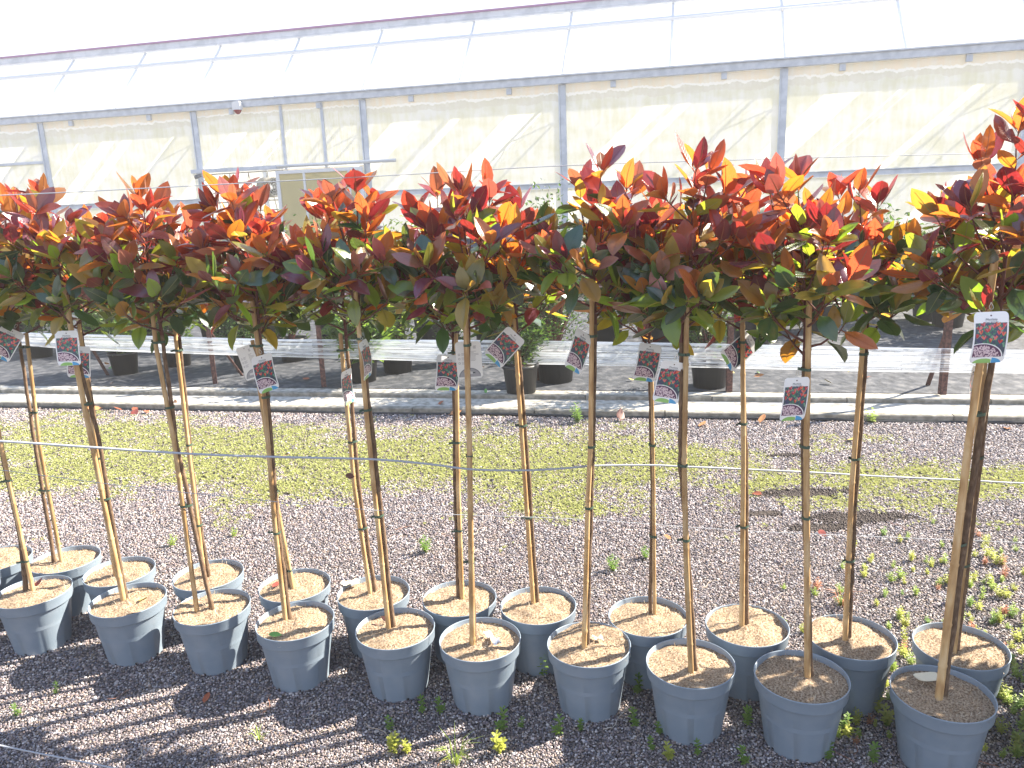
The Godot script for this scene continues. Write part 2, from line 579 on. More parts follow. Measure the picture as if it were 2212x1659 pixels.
func roof_sheets(gh: Node3D, posts: Array, u0: Vector2, u1: Vector2) -> void:
	var rm := mat(Color(0.95, 0.97, 1.0, 0.16), 0.1)
	rm.transparency = BaseMaterial3D.TRANSPARENCY_ALPHA
	for i in posts.size() - 1:
		var d := begin()
		var o := 0.04
		quad(d, wp(posts[i] + 0.01, u0.y + o, u0.x), wp(posts[i] + 0.01, u1.y + o, u1.x), wp(posts[i + 1] - 0.01, u1.y + o, u1.x), wp(posts[i + 1] - 0.01, u0.y + o, u0.x))
		obj("roof_sheet", d, rm, gh)

func make_greenhouse() -> void:
	wq = Vector3(0, 0, -16.3)
	var yaw := deg_to_rad(13.6)
	ww = Vector3(cos(yaw), 0, sin(yaw))
	wn = Vector3(-sin(yaw), 0, cos(yaw))
	var gh := thing("greenhouse", "long white greenhouse with translucent plastic walls and grey steel frame behind the trees", "greenhouse", Vector3.ZERO)
	var hy := (ws(200, 255).y + ws(1106, 180).y + ws(2000, 107).y) / 3.0    # gutter middle
	var posts := []
	for p in [[-300, 300], [103, 350], [433, 350], [791, 300], [1218, 280], [1692, 240], [2214, 300]]:
		posts.append(ws(p[0], p[1]).x)
	var step: float = posts[5] - posts[4]
	posts.append(posts[6] + step)
	posts.append(posts[6] + step * 2)
	posts.append(posts[6] + step * 3)
	posts.push_front(posts[0] - step)
	posts.push_front(posts[0] - step)
	var base := 0.08
	var s_min: float = posts[0]
	var s_max: float = posts[-1]
	var rail := (ws(300, 446).y + ws(1106, 404).y + ws(1900, 369).y) / 3.0
	var door_l := ws(440, 400).x
	var door_r := ws(606, 400).x
	var head := ws(520, 372).y
	var steel: Material = M.steel
	# gutter
	var st := begin(false)
	wbox(st, s_min, s_max, hy - 0.075, hy + 0.06, -0.1, 0.1)
	wbox(st, s_min, s_max, hy + 0.06, hy + 0.083, -0.14, 0.14)
	obj("gutter", st, steel, gh)
	for i in 26:
		var s: float = s_min + i * step * 0.5
		var b := begin(false)
		wbox(b, s - 0.05, s + 0.05, hy - 0.2, hy - 0.088, -0.06, 0.02)
		obj("gutter_bracket", b, steel, gh)
	# posts
	for i in posts.size():
		var b := begin(false)
		wbox(b, posts[i] - 0.055, posts[i] + 0.055, base, hy - 0.09, -0.03, 0.09)
		wbox(b, posts[i] - 0.085, posts[i] - 0.06, base, hy - 0.09, -0.045, -0.01)
		obj("post", b, steel, gh)
	for px in [612, 700]:
		var s := ws(px, 290).x
		var b := begin(false)
		wbox(b, s - 0.03, s + 0.03, head, hy - 0.09, -0.03, 0.03)
		obj("mullion", b, steel, gh)
	# walls
	var pm := []
	for k in 4:
		var m := mat(Color.WHITE, 0.35)
		m.albedo_texture = panel_texture(50 + k)
		m.backlight_enabled = true
		m.backlight = Color(1, 1, 1)
		pm.append(m)
	var lower := []
	for k in 2:
		var m := mat(Color.WHITE, 0.35)
		m.albedo_texture = panel_texture(70 + k, true)
		m.backlight_enabled = true
		m.backlight = Color(1, 1, 1)
		lower.append(m)
	for i in posts.size() - 1:
		var a: float = posts[i] + 0.055
		var b: float = posts[i + 1] - 0.055
		if i == 4:       # the bay of the door
			wall_panel(gh, a, ws(612, 290).x - 0.03, head + 0.1, hy - 0.08, pm[1])
			wall_panel(gh, ws(612, 290).x + 0.03, ws(700, 290).x - 0.03, head + 0.1, hy - 0.08, pm[2])
			wall_panel(gh, ws(700, 290).x + 0.03, b, head + 0.1, hy - 0.08, pm[3])
			wall_panel(gh, door_r + 0.1, b, base, head + 0.02, pm[0])
			continue
		wall_panel(gh, a, b, rail + 0.05, hy - 0.08, pm[(i * 3 + 1) % 4])
		wall_panel(gh, a, b, base, rail - 0.05, lower[i % 2], "lower_panel")
		var r := begin(false)
		var ry := rail
		wbox(r, a, b, ry - 0.045, ry + 0.045, -0.05, 0.04)
		wbox(r, a, b, ry + 0.046, ry + 0.062, -0.07, 0.02)
		obj("rail", r, steel, gh)
		if i == 2:
			var r2 := begin(false)
			var y2 := ws(40, 354).y
			wbox(r2, a, b, y2 - 0.03, y2 + 0.03, -0.04, 0.02)
			obj("rail", r2, steel, gh)
	# door head, track and sliding leaf
	var d := begin(false)
	wbox(d, door_l - 0.2, ws(612, 360).x, head + 0.02, head + 0.1, -0.12, 0.03)
	obj("door_head", d, steel, gh)
	d = begin()
	var tr0 := ws(608, 373)
	var tr1 := ws(862, 358)
	tube(d, [wp(tr0.x, head + 0.07, -0.16), wp(tr1.x, head + 0.07, -0.16)], [0.035, 0.035], 12)
	obj("door_track", d, M.white_paint, gh)
	d = begin(false)
	var dl := ws(606, 400).x
	var dr := ws(792, 400).x
	var top := head - 0.02
	for e in [[dl, dl + 0.08, base, top], [dr - 0.08, dr, base, top], [dl + 0.08, dr - 0.08, top - 0.07, top], [dl + 0.08, dr - 0.08, base, base + 0.2]]:
		wbox(d, e[0], e[1], e[2], e[3], -0.17, -0.11)
	for px in [666, 762]:
		var s := ws(px, 400).x
		wbox(d, s - 0.025, s + 0.025, base + 0.2, top - 0.07, -0.165, -0.115)
	var leaf := obj("sliding_door", d, M.white_paint, gh)
	var dm := mat(lin(0.52, 0.48, 0.3), 0.4)
	dm.backlight_enabled = true
	dm.backlight = lin(0.7, 0.64, 0.4)
	var edges := [dl + 0.08, ws(666, 400).x, ws(762, 400).x, dr - 0.08]
	for k in 3:
		d = begin(false)
		wbox(d, edges[k] + 0.03 * (1 if k else 0), edges[k + 1] - 0.03 * (1 if k < 2 else 0), base + 0.2, top - 0.07, -0.145, -0.135)
		obj("pane", d, dm, leaf)
	# roof: ridge, rafters, purlin, clear sheets on both slopes
	var back := 1.35
	var rp := on_plane(690, 74, wp(0, 0, back), wn)
	var rp2 := on_plane(1500, -18, wp(0, 0, back), wn)
	var rise := (rp.y + rp2.y) * 0.5
	d = begin(false)
	wbox(d, s_min, s_max, rise - 0.1, rise + 0.05, back - 0.09, back + 0.09)
	obj("ridge", d, steel, gh)
	d = begin(false)
	wbox(d, s_min, s_max, rise + 0.052, rise + 0.085, back - 0.13, back + 0.13)
	obj("ridge_cap", d, mat(lin(0.38, 0.2, 0.36), 0.6), gh)
	for sgn in [1, -1]:
		var e0: float = 0.0 if sgn == 1 else 9.6      # 0 at the front eave, 2 x back at the rear one
		var u0 := Vector2(e0, hy + 0.1)
		var u1 := Vector2(back, rise)
		if sgn == -1:
			roof_sheets(gh, posts, u0, u1)
			continue
		d = begin()
		var pl := u0.lerp(u1, 0.68)
		tube(d, [wp(s_min, pl.y, pl.x), wp(s_max, pl.y, pl.x)], [0.045, 0.045], 8)
		obj("purlin", d, M.white_paint, gh)
		for i in posts.size() * 2 - 1:
			var s: float = posts[i / 2] if i % 2 == 0 else (posts[i / 2] + posts[i / 2 + 1]) * 0.5
			d = begin()
			tube(d, [wp(s, u0.y, u0.x), wp(s, u1.y - 0.12, u1.x)], [0.028, 0.028], 6)
			obj("rafter", d, M.white_paint, gh)
		roof_sheets(gh, posts, u0, u1)
	# inside: floor, rear wall, columns, lattice girders, the shade screens under the roof
	d = begin(false)
	wbox(d, s_min, s_max, 0.0, 0.085, 0.15, 9.5)
	obj("floor", d, M.path, gh)
	var bw := mat(lin(0.8, 0.8, 0.78), 0.6)
	bw.backlight_enabled = true
	bw.backlight = Color(0.95, 0.95, 0.93)
	for i in posts.size() - 1:
		d = begin(false)
		wbox(d, posts[i] + 0.05, posts[i + 1] - 0.05, base + 0.01, hy, 9.595, 9.605)
		obj("rear_panel", d, bw, gh)
		d = begin(false)
		wbox(d, posts[i] - 0.05, posts[i] + 0.05, base + 0.01, hy, 9.55, 9.65)
		obj("rear_post", d, steel, gh)
	for i in posts.size():
		d = begin()
		var s: float = posts[i]
		tube(d, [wp(s, hy - 0.12, 0.1), wp(s, hy - 0.12, 9.5)], [0.03, 0.03], 6)
		tube(d, [wp(s, hy - 0.62, 0.1), wp(s, hy - 0.62, 9.5)], [0.022, 0.022], 6)
		for k in 16:
			var b0 := 0.1 + k * 0.587
			tube(d, [wp(s, hy - 0.12 if k % 2 else hy - 0.62, b0), wp(s, hy - 0.62 if k % 2 else hy - 0.12, b0 + 0.587)], [0.014, 0.014], 5)
		obj("girder", d, steel, gh)
	# lattice partition seen through the doorway
	d = begin()
	var l0 := door_l * 1.45
	for k in 7:
		var yy := 1.1 + k * 0.27
		tube(d, [wp(l0, yy, 5.0), wp(l0 + 4.0, yy + 0.03, 5.0)], [0.02, 0.02], 5)
	for k in 14:
		tube(d, [wp(l0 + k * 0.3, 1.1 if k % 2 else 2.72, 5.02), wp(l0 + (k + 1) * 0.3, 2.72 if k % 2 else 1.1, 5.02)], [0.016, 0.016], 5)
	obj("lattice", d, M.fan_grey, gh)
	var sm := mat(lin(0.78, 0.78, 0.76), 0.7)
	sm.albedo_color.a = 0.5
	sm.transparency = BaseMaterial3D.TRANSPARENCY_ALPHA
	sm.backlight_enabled = true
	sm.backlight = Color(0.97, 0.97, 0.95)
	for i in posts.size() - 1:
		var a: float = posts[i]
		var cuts := [[0.0, 0.34], [0.43, 0.58], [0.62, 0.66], [0.7, 0.94]]
		for c in cuts:
			d = begin(false)
			var j := 0.05 * sin(i * 2.3 + c[0] * 9.0)
			wbox(d, a + step * (c[0] + j), a + step * (c[1] + j), hy - 0.04, hy - 0.035, 0.12, 4.4 + 0.5 * c[0])
			obj("shade_screen", d, sm, gh)
	# the fan in the doorway
	var fp := on_plane(581, 405, wp(0, 0, 1.2), wn)
	var fan := thing("circulation_fan", "round white drum fan hanging inside the greenhouse doorway", "fan", fp)
	d = begin()
	var fd := (ww * 0.97 + wn * 0.2).normalized()
	var fb := Basis(fd.cross(Vector3.UP).normalized(), fd, fd.cross(Vector3.UP).normalized().cross(fd))
	var dr2 := begin()
	lathe(dr2, [Vector2(0.2, -0.16), Vector2(0.23, -0.17), Vector2(0.23, 0.17), Vector2(0.2, 0.16), Vector2(0.2, -0.16)], 28)
	put("drum", done(dr2), M.fan_grey, fan, Transform3D(fb, Vector3.ZERO))
	dr2 = begin()
	lathe(dr2, [Vector2(0.001, -0.06), Vector2(0.06, -0.06), Vector2(0.06, 0.06), Vector2(0.001, 0.06)], 16)
	put("motor", done(dr2), M.steel, fan, Transform3D(fb, Vector3.ZERO))
	for k in 5:
		dr2 = begin()
		var bb := Basis(Vector3.UP, TAU * k / 5.0)
		quad(dr2, bb * Vector3(0.05, 0.03, -0.03), bb * Vector3(0.19, 0.04, -0.06), bb * Vector3(0.19, -0.04, 0.06), bb * Vector3(0.05, -0.03, 0.03))
		put("blade", done(dr2), M.black_pot, fan, Transform3D(fb, Vector3.ZERO))
	dr2 = begin()
	for r in [0.08, 0.14, 0.19]:
		var pts := []
		var rad := []
		for k in 25:
			pts.append(Vector3(cos(TAU * k / 24) * r, 0.165, sin(TAU * k / 24) * r)); rad.append(0.004)
		tube(dr2, pts, rad, 4, false)
	for k in 12:
		tube(dr2, [Vector3(0, 0.165, 0), Basis(Vector3.UP, TAU * k / 12) * Vector3(0.2, 0.165, 0)], [0.003, 0.003], 4, false)
	put("guard", done(dr2), M.steel, fan, Transform3D(fb, Vector3.ZERO))
	dr2 = begin()
	tube(dr2, [Vector3(0.0, 0.2, 0), Vector3(0, hy - 0.15 - fp.y, 0)], [0.012, 0.012], 6)
	put("hanger", done(dr2), M.steel, fan)
	# alarm siren under the gutter
	var ap := on_plane(513, 236, wp(0, 0, -0.2), wn)
	var al := thing("alarm_siren", "small white alarm siren with red lens fixed under the greenhouse gutter", "siren", ap)
	d = begin(false)
	var ab := Basis(ww, Vector3.UP, wn)
	box(d, ab * Vector3(0, 0.06, 0), Vector3(0.19, 0.15, 0.1), ab)
	box(d, ab * Vector3(0, 0.145, 0), Vector3(0.15, 0.02, 0.08), ab)
	obj("housing", d, M.white_paint, al)
	d = begin()
	lathe(d, [Vector2(0.001, -0.105), Vector2(0.03, -0.1), Vector2(0.065, -0.06), Vector2(0.085, -0.016)], 16)
	obj("lens", d, mat(lin(0.3, 0.02, 0.03), 0.25), al)
	d = begin(false)
	box(d, ab * Vector3(0, 0.06, -0.09), Vector3(0.05, 0.05, 0.1), ab)
	obj("bracket", d, steel, al)
	# security camera at the door post
	var cp := on_plane(428, 381, wp(0, 0, -0.3), wn)
	var sc := thing("security_camera", "small dark camera on a bracket at the corner of the doorway", "camera", cp)
	var dirc := (ww * -0.8 + wn * 0.5 - Vector3(0, 0.35, 0)).normalized()
	d = begin()
	tube(d, [-dirc * 0.07, dirc * 0.07], [0.038, 0.038], 12)
	obj("body", d, mat(lin(0.16, 0.17, 0.19), 0.4), sc)
	d = begin()
	tube(d, [dirc * 0.071, dirc * 0.08], [0.026, 0.024], 12)
	obj("lens", d, M.black_pot, sc)
	d = begin(false)
	var sb := dirc.cross(Vector3.UP).normalized()
	box(d, Vector3(0, 0.048, 0), Vector3(0.085, 0.006, 0.17), Basis(sb, dirc.cross(-sb).normalized() * -1.0, dirc))
	obj("sun_hood", d, M.steel, sc)
	d = begin()
	tube(d, [Vector3(0, -0.03, 0), Vector3(0, -0.09, 0) - wn * 0.06, ww * 0.1 - wn * 0.24 + Vector3(0, -0.09, 0)], [0.014, 0.014, 0.014], 6)
	obj("bracket", d, steel, sc)

# ------------------------------------------------------------------ photinias
var leaf_mesh := []
var pot_mesh: ArrayMesh
var coir_meshes := []
var fibre_mm := []

func make_leaf_mesh(wid: float, fold: float, curl: float, twist: float) -> ArrayMesh:
	var ts := [0.0, 0.1, 0.28, 0.5, 0.72, 0.88, 1.0]
	var ws_ := [0.012, 0.05, 0.8, 1.0, 0.84, 0.46, 0.0]
	var rows := []
	for i in ts.size():
		var t: float = ts[i]
		var row := []
		for k in [-2, -1, 0, 1, 2]:
			var x: float = k * 0.25 * wid * ws_[i] * rr(0.96, 1.04)
			var z: float = curl * t * t * 1.0 + absf(x) * fold + (rr(-0.012, 0.012) if absi(k) == 2 else 0.0) - (0.05 * wid * absf(k) if absi(k) == 2 else 0.0) * ws_[i]
			var y := t * (1.0 - 0.35 * curl * curl * t)
			var p := Vector3(x, y, z)
			row.append(p.rotated(Vector3.UP, twist * t))
		rows.append(row)
	var st := begin()
	for i in ts.size() - 1:
		for k in 4:
			var q := [[i, k], [i + 1, k], [i + 1, k + 1], [i, k], [i + 1, k + 1], [i, k + 1]]
			if i == ts.size() - 2: q = [[i, k], [i + 1, 2], [i, k + 1]]
			for e in q:
				st.set_uv(Vector2(0.5 + (e[1] - 2) * 0.25 * ws_[e[0]] * 0.96, 1.0 - ts[e[0]]))
				st.add_vertex(rows[e[0]][e[1]])
	st.index(); st.generate_normals()
	var m := st.commit()
	var r := begin()
	for i in range(0, ts.size() - 2):
		var a: Vector3 = rows[i][2] + Vector3(0, 0, -0.004)
		var b: Vector3 = rows[i + 1][2] + Vector3(0, 0, -0.004)
		var wa: float = 0.016 * (1.0 - ts[i] * 0.8)
		var wb: float = 0.016 * (1.0 - ts[i + 1] * 0.8)
		quad(r, a + Vector3(-wa, 0, 0.002), b + Vector3(-wb, 0, 0.002), b + Vector3(0, 0, -0.006), a + Vector3(0, 0, -0.006))
		quad(r, a + Vector3(0, 0, -0.006), b + Vector3(0, 0, -0.006), b + Vector3(wb, 0, 0.002), a + Vector3(wa, 0, 0.002))
	r.index(); r.generate_normals()
	r.commit(m)
	return m

func make_tree_parts() -> void:
	for p in [[0.44, 0.3, 0.14, 0.15], [0.48, 0.22, -0.16, -0.2], [0.42, 0.5, 0.26, 0.25], [0.5, 0.35, -0.3, 0.1], [0.46, 0.16, 0.34, -0.3], [0.47, 0.6, -0.08, 0.2], [0.49, 0.28, -0.45, 0.35], [0.4, 0.4, 0.08, -0.35], [0.46, 0.7, -0.2, -0.1], [0.43, 0.12, 0.18, 0.5]]:
		leaf_mesh.append(make_leaf_mesh(p[0], p[1], p[2], p[3]))
	var st := begin()
	var prof := [Vector2(0.102, 0.0), Vector2(0.1035, 0.012), Vector2(0.128, 0.183), Vector2(0.1292, 0.186), Vector2(0.1365, 0.189), Vector2(0.1375, 0.192), Vector2(0.1392, 0.227), Vector2(0.1405, 0.2295), Vector2(0.1405, 0.2315), Vector2(0.139, 0.2325), Vector2(0.1375, 0.2318), Vector2(0.1365, 0.229), Vector2(0.133, 0.19), Vector2(0.126, 0.18), Vector2(0.118, 0.11)]
	lathe(st, prof, 64, 8)
	lathe(st, [Vector2(0.0, 0.014), Vector2(0.103, 0.0125)], 32)
	pot_mesh = done(st)
	for v in 4:
		var n := FastNoiseLite.new()
		n.seed = 60 + v
		n.frequency = 9.0
		var s := begin()
		var rings := 14
		var segs := 40
		var g := []
		for i in rings + 1:
			for k in segs:
				var r := 0.1372 * i / rings
				var a := TAU * k / segs
				var x := cos(a) * r
				var z := sin(a) * r
				var y := 0.213 + 0.016 * (1.0 - r / 0.1345) + 0.011 * n.get_noise_2d(x, z) + 0.006 * n.get_noise_2d(x * 5.0, z * 5.0)
				if v % 2 == 1: y += 0.016 * smoothstep(0.05, 0.12, x * cos(v) + z * sin(v))
				if i == rings: y = maxf(y, 0.212)
				g.append(Vector3(x, y, z))
		for i in rings:
			for k in segs:
				var k2 := (k + 1) % segs
				quad(s, g[i * segs + k], g[i * segs + k2], g[(i + 1) * segs + k2], g[(i + 1) * segs + k])
		coir_meshes.append(done(s))
		var blade := begin()
		var pts := []
		for i in 4: pts.append(Vector3(0.12 * sin(i * 1.3 + v), i / 3.0, 0.15 * sin(i * 0.9)))
		for i in 3:
			quad(blade, pts[i] + Vector3(-0.028, 0, 0), pts[i + 1] + Vector3(-0.028, 0, 0), pts[i + 1] + Vector3(0.028, 0, 0), pts[i] + Vector3(0.028, 0, 0))
		var mm := MultiMesh.new()
		mm.transform_format = MultiMesh.TRANSFORM_3D
		mm.use_colors = true
		mm.mesh = done(blade)
		mm.instance_count = 1100
		for i in 1100:
			var p: Vector3 = g[rng.randi() % g.size()] * Vector3(1, 0, 1) * 0.99
			var r := 0.1345 * sqrt(rng.randf()) * 0.985
			var a := rr(0, TAU)
			p = Vector3(cos(a) * r, 0, sin(a) * r)
			var ri := clampi(int(r / 0.1345 * rings + 0.5), 0, rings)
			var ki := int(a / TAU * segs) % segs
			p.y = g[ri * segs + ki].y - 0.002
			var tilt := Basis(Vector3.UP, rr(0, TAU)) * Basis(Vector3.RIGHT, rr(0.5, 1.45))
			mm.set_instance_transform(i, Transform3D(tilt.scaled(Vector3.ONE * rr(0.008, 0.02)), p))
			var c: Array = [[0.46, 0.35, 0.23], [0.22, 0.13, 0.07], [0.62, 0.53, 0.41], [0.37, 0.26, 0.15]][rng.randi() % 4]
			mm.set_instance_color(i, Color(c[0], c[1], c[2]))
		fibre_mm.append(mm)

func pick_kind(t: float) -> String:
	var w: Array
	if t > 0.83: w = [["red", 0.26], ["orange", 0.28], ["purple", 0.28], ["pink", 0.13], ["amber", 0.05]]
	elif t > 0.57: w = [["red", 0.05], ["orange", 0.2], ["amber", 0.15], ["purple", 0.28], ["pink", 0.11], ["olive", 0.11], ["green", 0.04], ["dark", 0.06]]
	elif t > 0.34: w = [["orange", 0.05], ["amber", 0.11], ["purple", 0.18], ["pink", 0.03], ["olive", 0.2], ["green", 0.19], ["dark", 0.24]]
	else: w = [["amber", 0.05], ["purple", 0.06], ["olive", 0.14], ["green", 0.33], ["dark", 0.42]]
	var r := rng.randf()
	for e in w:
		r -= e[1]
		if r <= 0.0: return e[0]
	return w[0][0]

func add_leaf(parent: Node, at: Vector3, dir: Vector3, face: Vector3, size: float, t: float) -> void:
	var y := dir.normalized()
	var x := y.cross(face)
	if x.length() < 0.05: x = y.cross(Vector3(0.3, 0.2, 0.9))
	x = x.normalized()
	var z := x.cross(y)
	var o := MeshInstance3D.new()
	o.name = numbered("leaf", parent)
	o.mesh = leaf_mesh[rng.randi() % leaf_mesh.size()]
	o.transform = Transform3D(Basis(x * size * rr(0.9, 1.12), y * size, z * size), at)
	var kind := pick_kind(clampf(t + rr(-0.1, 0.1), 0.0, 1.0))
	o.set_surface_override_material(0, M.leaf[kind][rng.randi() % 3])
	o.set_surface_override_material(1, M.rib_green if kind in ["green", "dark", "olive"] else M.rib)
	parent.add_child(o)

func shoot(st: SurfaceTool, pts: Array, r0: float) -> void:
	var rad := []
	for i in pts.size(): rad.append(lerpf(r0, 0.0013, i / float(pts.size() - 1)))
	tube(st, pts, rad, 5, false)

func make_tree(d: Dictionary) -> void:
	# d: pot (x, z), stem and cane as pixel polylines seen in the photograph, top pixel, half width in pixels
	var pot := Vector3(d.pot[0], 0, -d.pot[1])
	var o := thing("potted_photinia", d.label, "potted tree", pot, 0.0, "standard photinias in grey pots")
	var pr := put("pot", pot_mesh, M.pot, o)
	pr.rotation.y = rr(0, TAU)
	var v := rng.randi() % 4
	var so := put("coir_mat", coir_meshes[v], M.coir, o)
	so.rotation.y = rr(0, TAU)
	var fb := MultiMeshInstance3D.new()
	fb.name = "coir_fibre"
	fb.multimesh = fibre_mm[v]
	fb.material_override = M.fibre
	fb.set_meta("kind", "stuff")
	so.add_child(fb)
	# stem and cane; both start in the mat and reach a little different depth
	var b0: Array = d.stem[0]
	var foot := on_level(b0[0], b0[1], 0.22)
	foot = Vector3(clampf(foot.x, pot.x - 0.09, pot.x + 0.09), 0.2, clampf(foot.z, pot.z - 0.07, pot.z + 0.07))
	var zt: float = -foot.z
	var sp := [foot - pot]
	for i in range(1, d.stem.size()):
		sp.append(at_depth(d.stem[i][0], d.stem[i][1], zt) - pot)
	var crown_base: Vector3 = sp[-1]
	var top: Vector3 = at_depth(d.top[0], d.top[1], zt) - pot
	# smooth stem with small kinks
	var fine := []
	var rad := []
	for i in sp.size() - 1:
		for k in 10:
			var t := k / 10.0
			fine.append(sp[i].lerp(sp[i + 1], t) + Vector3(rr(-1, 1), 0, rr(-1, 1)) * 0.0016)
	fine.append(sp[-1])
	var th: float = d.get("thick", 0.0075)
	for i in fine.size(): rad.append(th * lerpf(1.15, 0.85, i / float(fine.size() - 1)) * rr(0.94, 1.07))
	rad[0] = th * 1.5
	var st := begin()
	tube(st, fine, rad, 9)
	var which: int = int(absf(pot.x * 13.0 + pot.z * 7.0)) % 4
	var stem := obj("stem", st, M.stem[which], o)
	# cane
	var cp := []
	for i in d.cane.size():
		var q: Array = d.cane[i]
		if i == 0:
			var f := on_level(q[0], q[1], 0.22)
			cp.append(Vector3(clampf(f.x, pot.x - 0.1, pot.x + 0.1), 0.19, foot.z + 0.012) - pot)
		else:
			cp.append(at_depth(q[0], q[1], zt - 0.012 * d.get("side", 1.0)) - pot)
	st = begin()
	var cpts := []
	var crad := []
	var total := 0.0
	for i in cp.size() - 1: total += cp[i].distance_to(cp[i + 1])
	var cr: float = d.get("cane_r", 0.0085)
	var node_at := rr(0.05, 0.16)
	var run := 0.0
	for i in cp.size() - 1:
		var L: float = cp[i].distance_to(cp[i + 1])
		var t := 0.0
		while t < L:
			cpts.append(cp[i].lerp(cp[i + 1], t / L))
			var near := absf(run + t - node_at)
			crad.append(cr * lerpf(1.05, 0.85, (run + t) / total) * (1.17 if near < 0.0035 else 1.0))
			if run + t > node_at + 0.01: node_at += rr(0.13, 0.2)
			t += 0.006
		run += L
	cpts.append(cp[-1]); crad.append(cr * 0.85)
	tube(st, cpts, crad, 10)
	obj("bamboo_cane", st, M.bamboo[(which + 1) % 4], o)
	# ties round stem and cane
	for f in d.get("ties", [0.32, 0.66, 0.97]):
		var a := along(fine, f)
		var c := along(cpts, clampf(f * (a.y / maxf(0.1, along(cpts, f).y)), 0.0, 1.0))
		for it in 12:      # the cane at the stem's height
			c = c + Vector3(0, 0, 0)
		c = at_height(cpts, a.y)
		if c == Vector3.INF: continue
		var mid := (a + c) * 0.5
		var ax := (c - a); ax.y = 0
		var half := ax.length() * 0.5 + 0.0095
		ax = ax.normalized() if ax.length() > 0.001 else Vector3.RIGHT
		var az := ax.cross(Vector3.UP)
		st = begin()
		var ring := []
		for k in 18:
			var an := TAU * k / 18
			ring.append(mid + ax * cos(an) * half + az * sin(an) * 0.0115)
		var hh := 0.0042
		for k in 18:
			var p: Vector3 = ring[k]
			var q: Vector3 = ring[(k + 1) % 18]
			var dy := Vector3(0, hh, 0)
			quad(st, p - dy, p + dy, q + dy, q - dy)
		var tail := Vector3(rr(0.6, 1.0) * (1 if rng.randf() < 0.5 else -1), rr(-0.2, 0.3), rr(0.2, 0.6)).normalized()
		var p0: Vector3 = ring[4]
		quad(st, p0 + Vector3(0, -hh, 0), p0 + Vector3(0, hh, 0), p0 + tail * 0.022 + Vector3(0, hh * 0.9, 0), p0 + tail * 0.022 + Vector3(0, -hh, 0))
		obj("tie", st, M.tie, o)
	# crown
	var axis := top - crown_base
	var H := axis.length()
	var R: float = d.half * zt / FOCAL
	var br := begin()
	var holder := MeshInstance3D.new()
	holder.name = "branches"
	o.add_child(holder)
	var shoots := []
	var n: int = d.get("shoots", 13)
	# the stem runs on into the crown
	var lead_end := crown_base + axis * 0.62 + Vector3(rr(-1, 1), 0, rr(-1, 1)) * R * 0.15
	var lead := []
	for i in 7: lead.append(bez(crown_base, crown_base + Vector3(0, H * 0.3, 0), lead_end, i / 6.0))
	shoot(br, lead, th * 0.9)
	shoots.append([lead, 0.5])
	var a0 := rr(0, TAU)
	for k in n:
		var f := (k + 0.5) / n
		var an := a0 + k * 2.39996
		var start: Vector3 = along(lead, 0.02 + 0.72 * f)
		var out := Vector3(cos(an), 0, sin(an))
		var reach := R * (0.46 + 0.52 * sin(PI * minf(1.0, f * 1.2 + 0.05)) - 0.16 * f * f) * rr(0.72, 1.1)
		var hgt := H * (0.14 + 0.7 * pow(f, 0.9)) * rr(0.85, 1.08)
		if k == n - 1: hgt = H * 0.88; reach = R * 0.08
		if k == n - 3: hgt = H * rr(0.78, 0.9); reach = R * rr(0.25, 0.5)
		var e := crown_base + axis.normalized() * hgt + out * reach
		var mid := start.lerp(e, 0.5) + out * reach * 0.22 + Vector3(0, -0.1 * (e.y - start.y), 0)
		var pts := []
		for i in 8: pts.append(bez(start, mid, e, i / 7.0) + Vector3(rr(-1, 1), rr(-1, 1), rr(-1, 1)) * 0.0025)
		shoot(br, pts, 0.0042)
		shoots.append([pts, 0.3])
		# a side twig
		for side in 2:
			if rng.randf() < (0.35 if f < 0.6 else 0.55): continue
			var s0: Vector3 = along(pts, rr(0.35, 0.6))
			var o2 := (out.rotated(Vector3.UP, (0.9 if side else -0.9) + rr(-0.3, 0.3)) + Vector3(0, rr(0.5, 1.2), 0)).normalized()
			var e2 := s0 + o2 * rr(0.45, 0.8) * R
			var p2 := []
			for i in 5: p2.append(bez(s0, s0.lerp(e2, 0.5) + out * 0.012, e2, i / 4.0))
			shoot(br, p2, 0.0026)
			shoots.append([p2, 0.25])
	holder.mesh = done(br)
	holder.material_override = M.twig
	var big: float = d.get("leaf", 1.0)
	for s in shoots:
		var pts: Array = s[0]
		var L := 0.0
		for i in pts.size() - 1: L += pts[i].distance_to(pts[i + 1])
		var tip: Vector3 = pts[-1]
		var tdir: Vector3 = (pts[-1] - pts[-2]).normalized()
		var count := maxi(3, int(L * (1.0 - s[1]) / 0.029))
		var an := rr(0, TAU)
		for i in count:
			var u: float = lerpf(s[1], 0.93, (i + rr(0.1, 0.9)) / count)
			var p := along(pts, u)
			var q := (along(pts, minf(u + 0.05, 1.0)) - along(pts, u - 0.05)).normalized()
			an += 2.4 + rr(-0.3, 0.3)
			var side := q.cross(Vector3(0.31, 0.2, 0.93)).normalized().rotated(q, an)
			var t := clampf((p - crown_base).dot(axis.normalized()) / H, 0.0, 1.0)
			var dir := (side + q * lerpf(0.25, 0.75, t) + Vector3(0, lerpf(-0.3, 0.18, t) + rr(-0.3, 0.2), 0)).normalized()
			add_leaf(holder, p, dir, (Vector3.UP * 1.0 + q * 0.5 + Vector3(rr(-1, 1), 0, rr(-1, 1)) * 0.8), big * rr(0.078, 0.122) * lerpf(1.0, 1.04, t), t)
		var t2 := clampf((tip - crown_base).dot(axis.normalized()) / H + 0.08, 0.0, 1.0)
		var ros := 4 + rng.randi() % 3
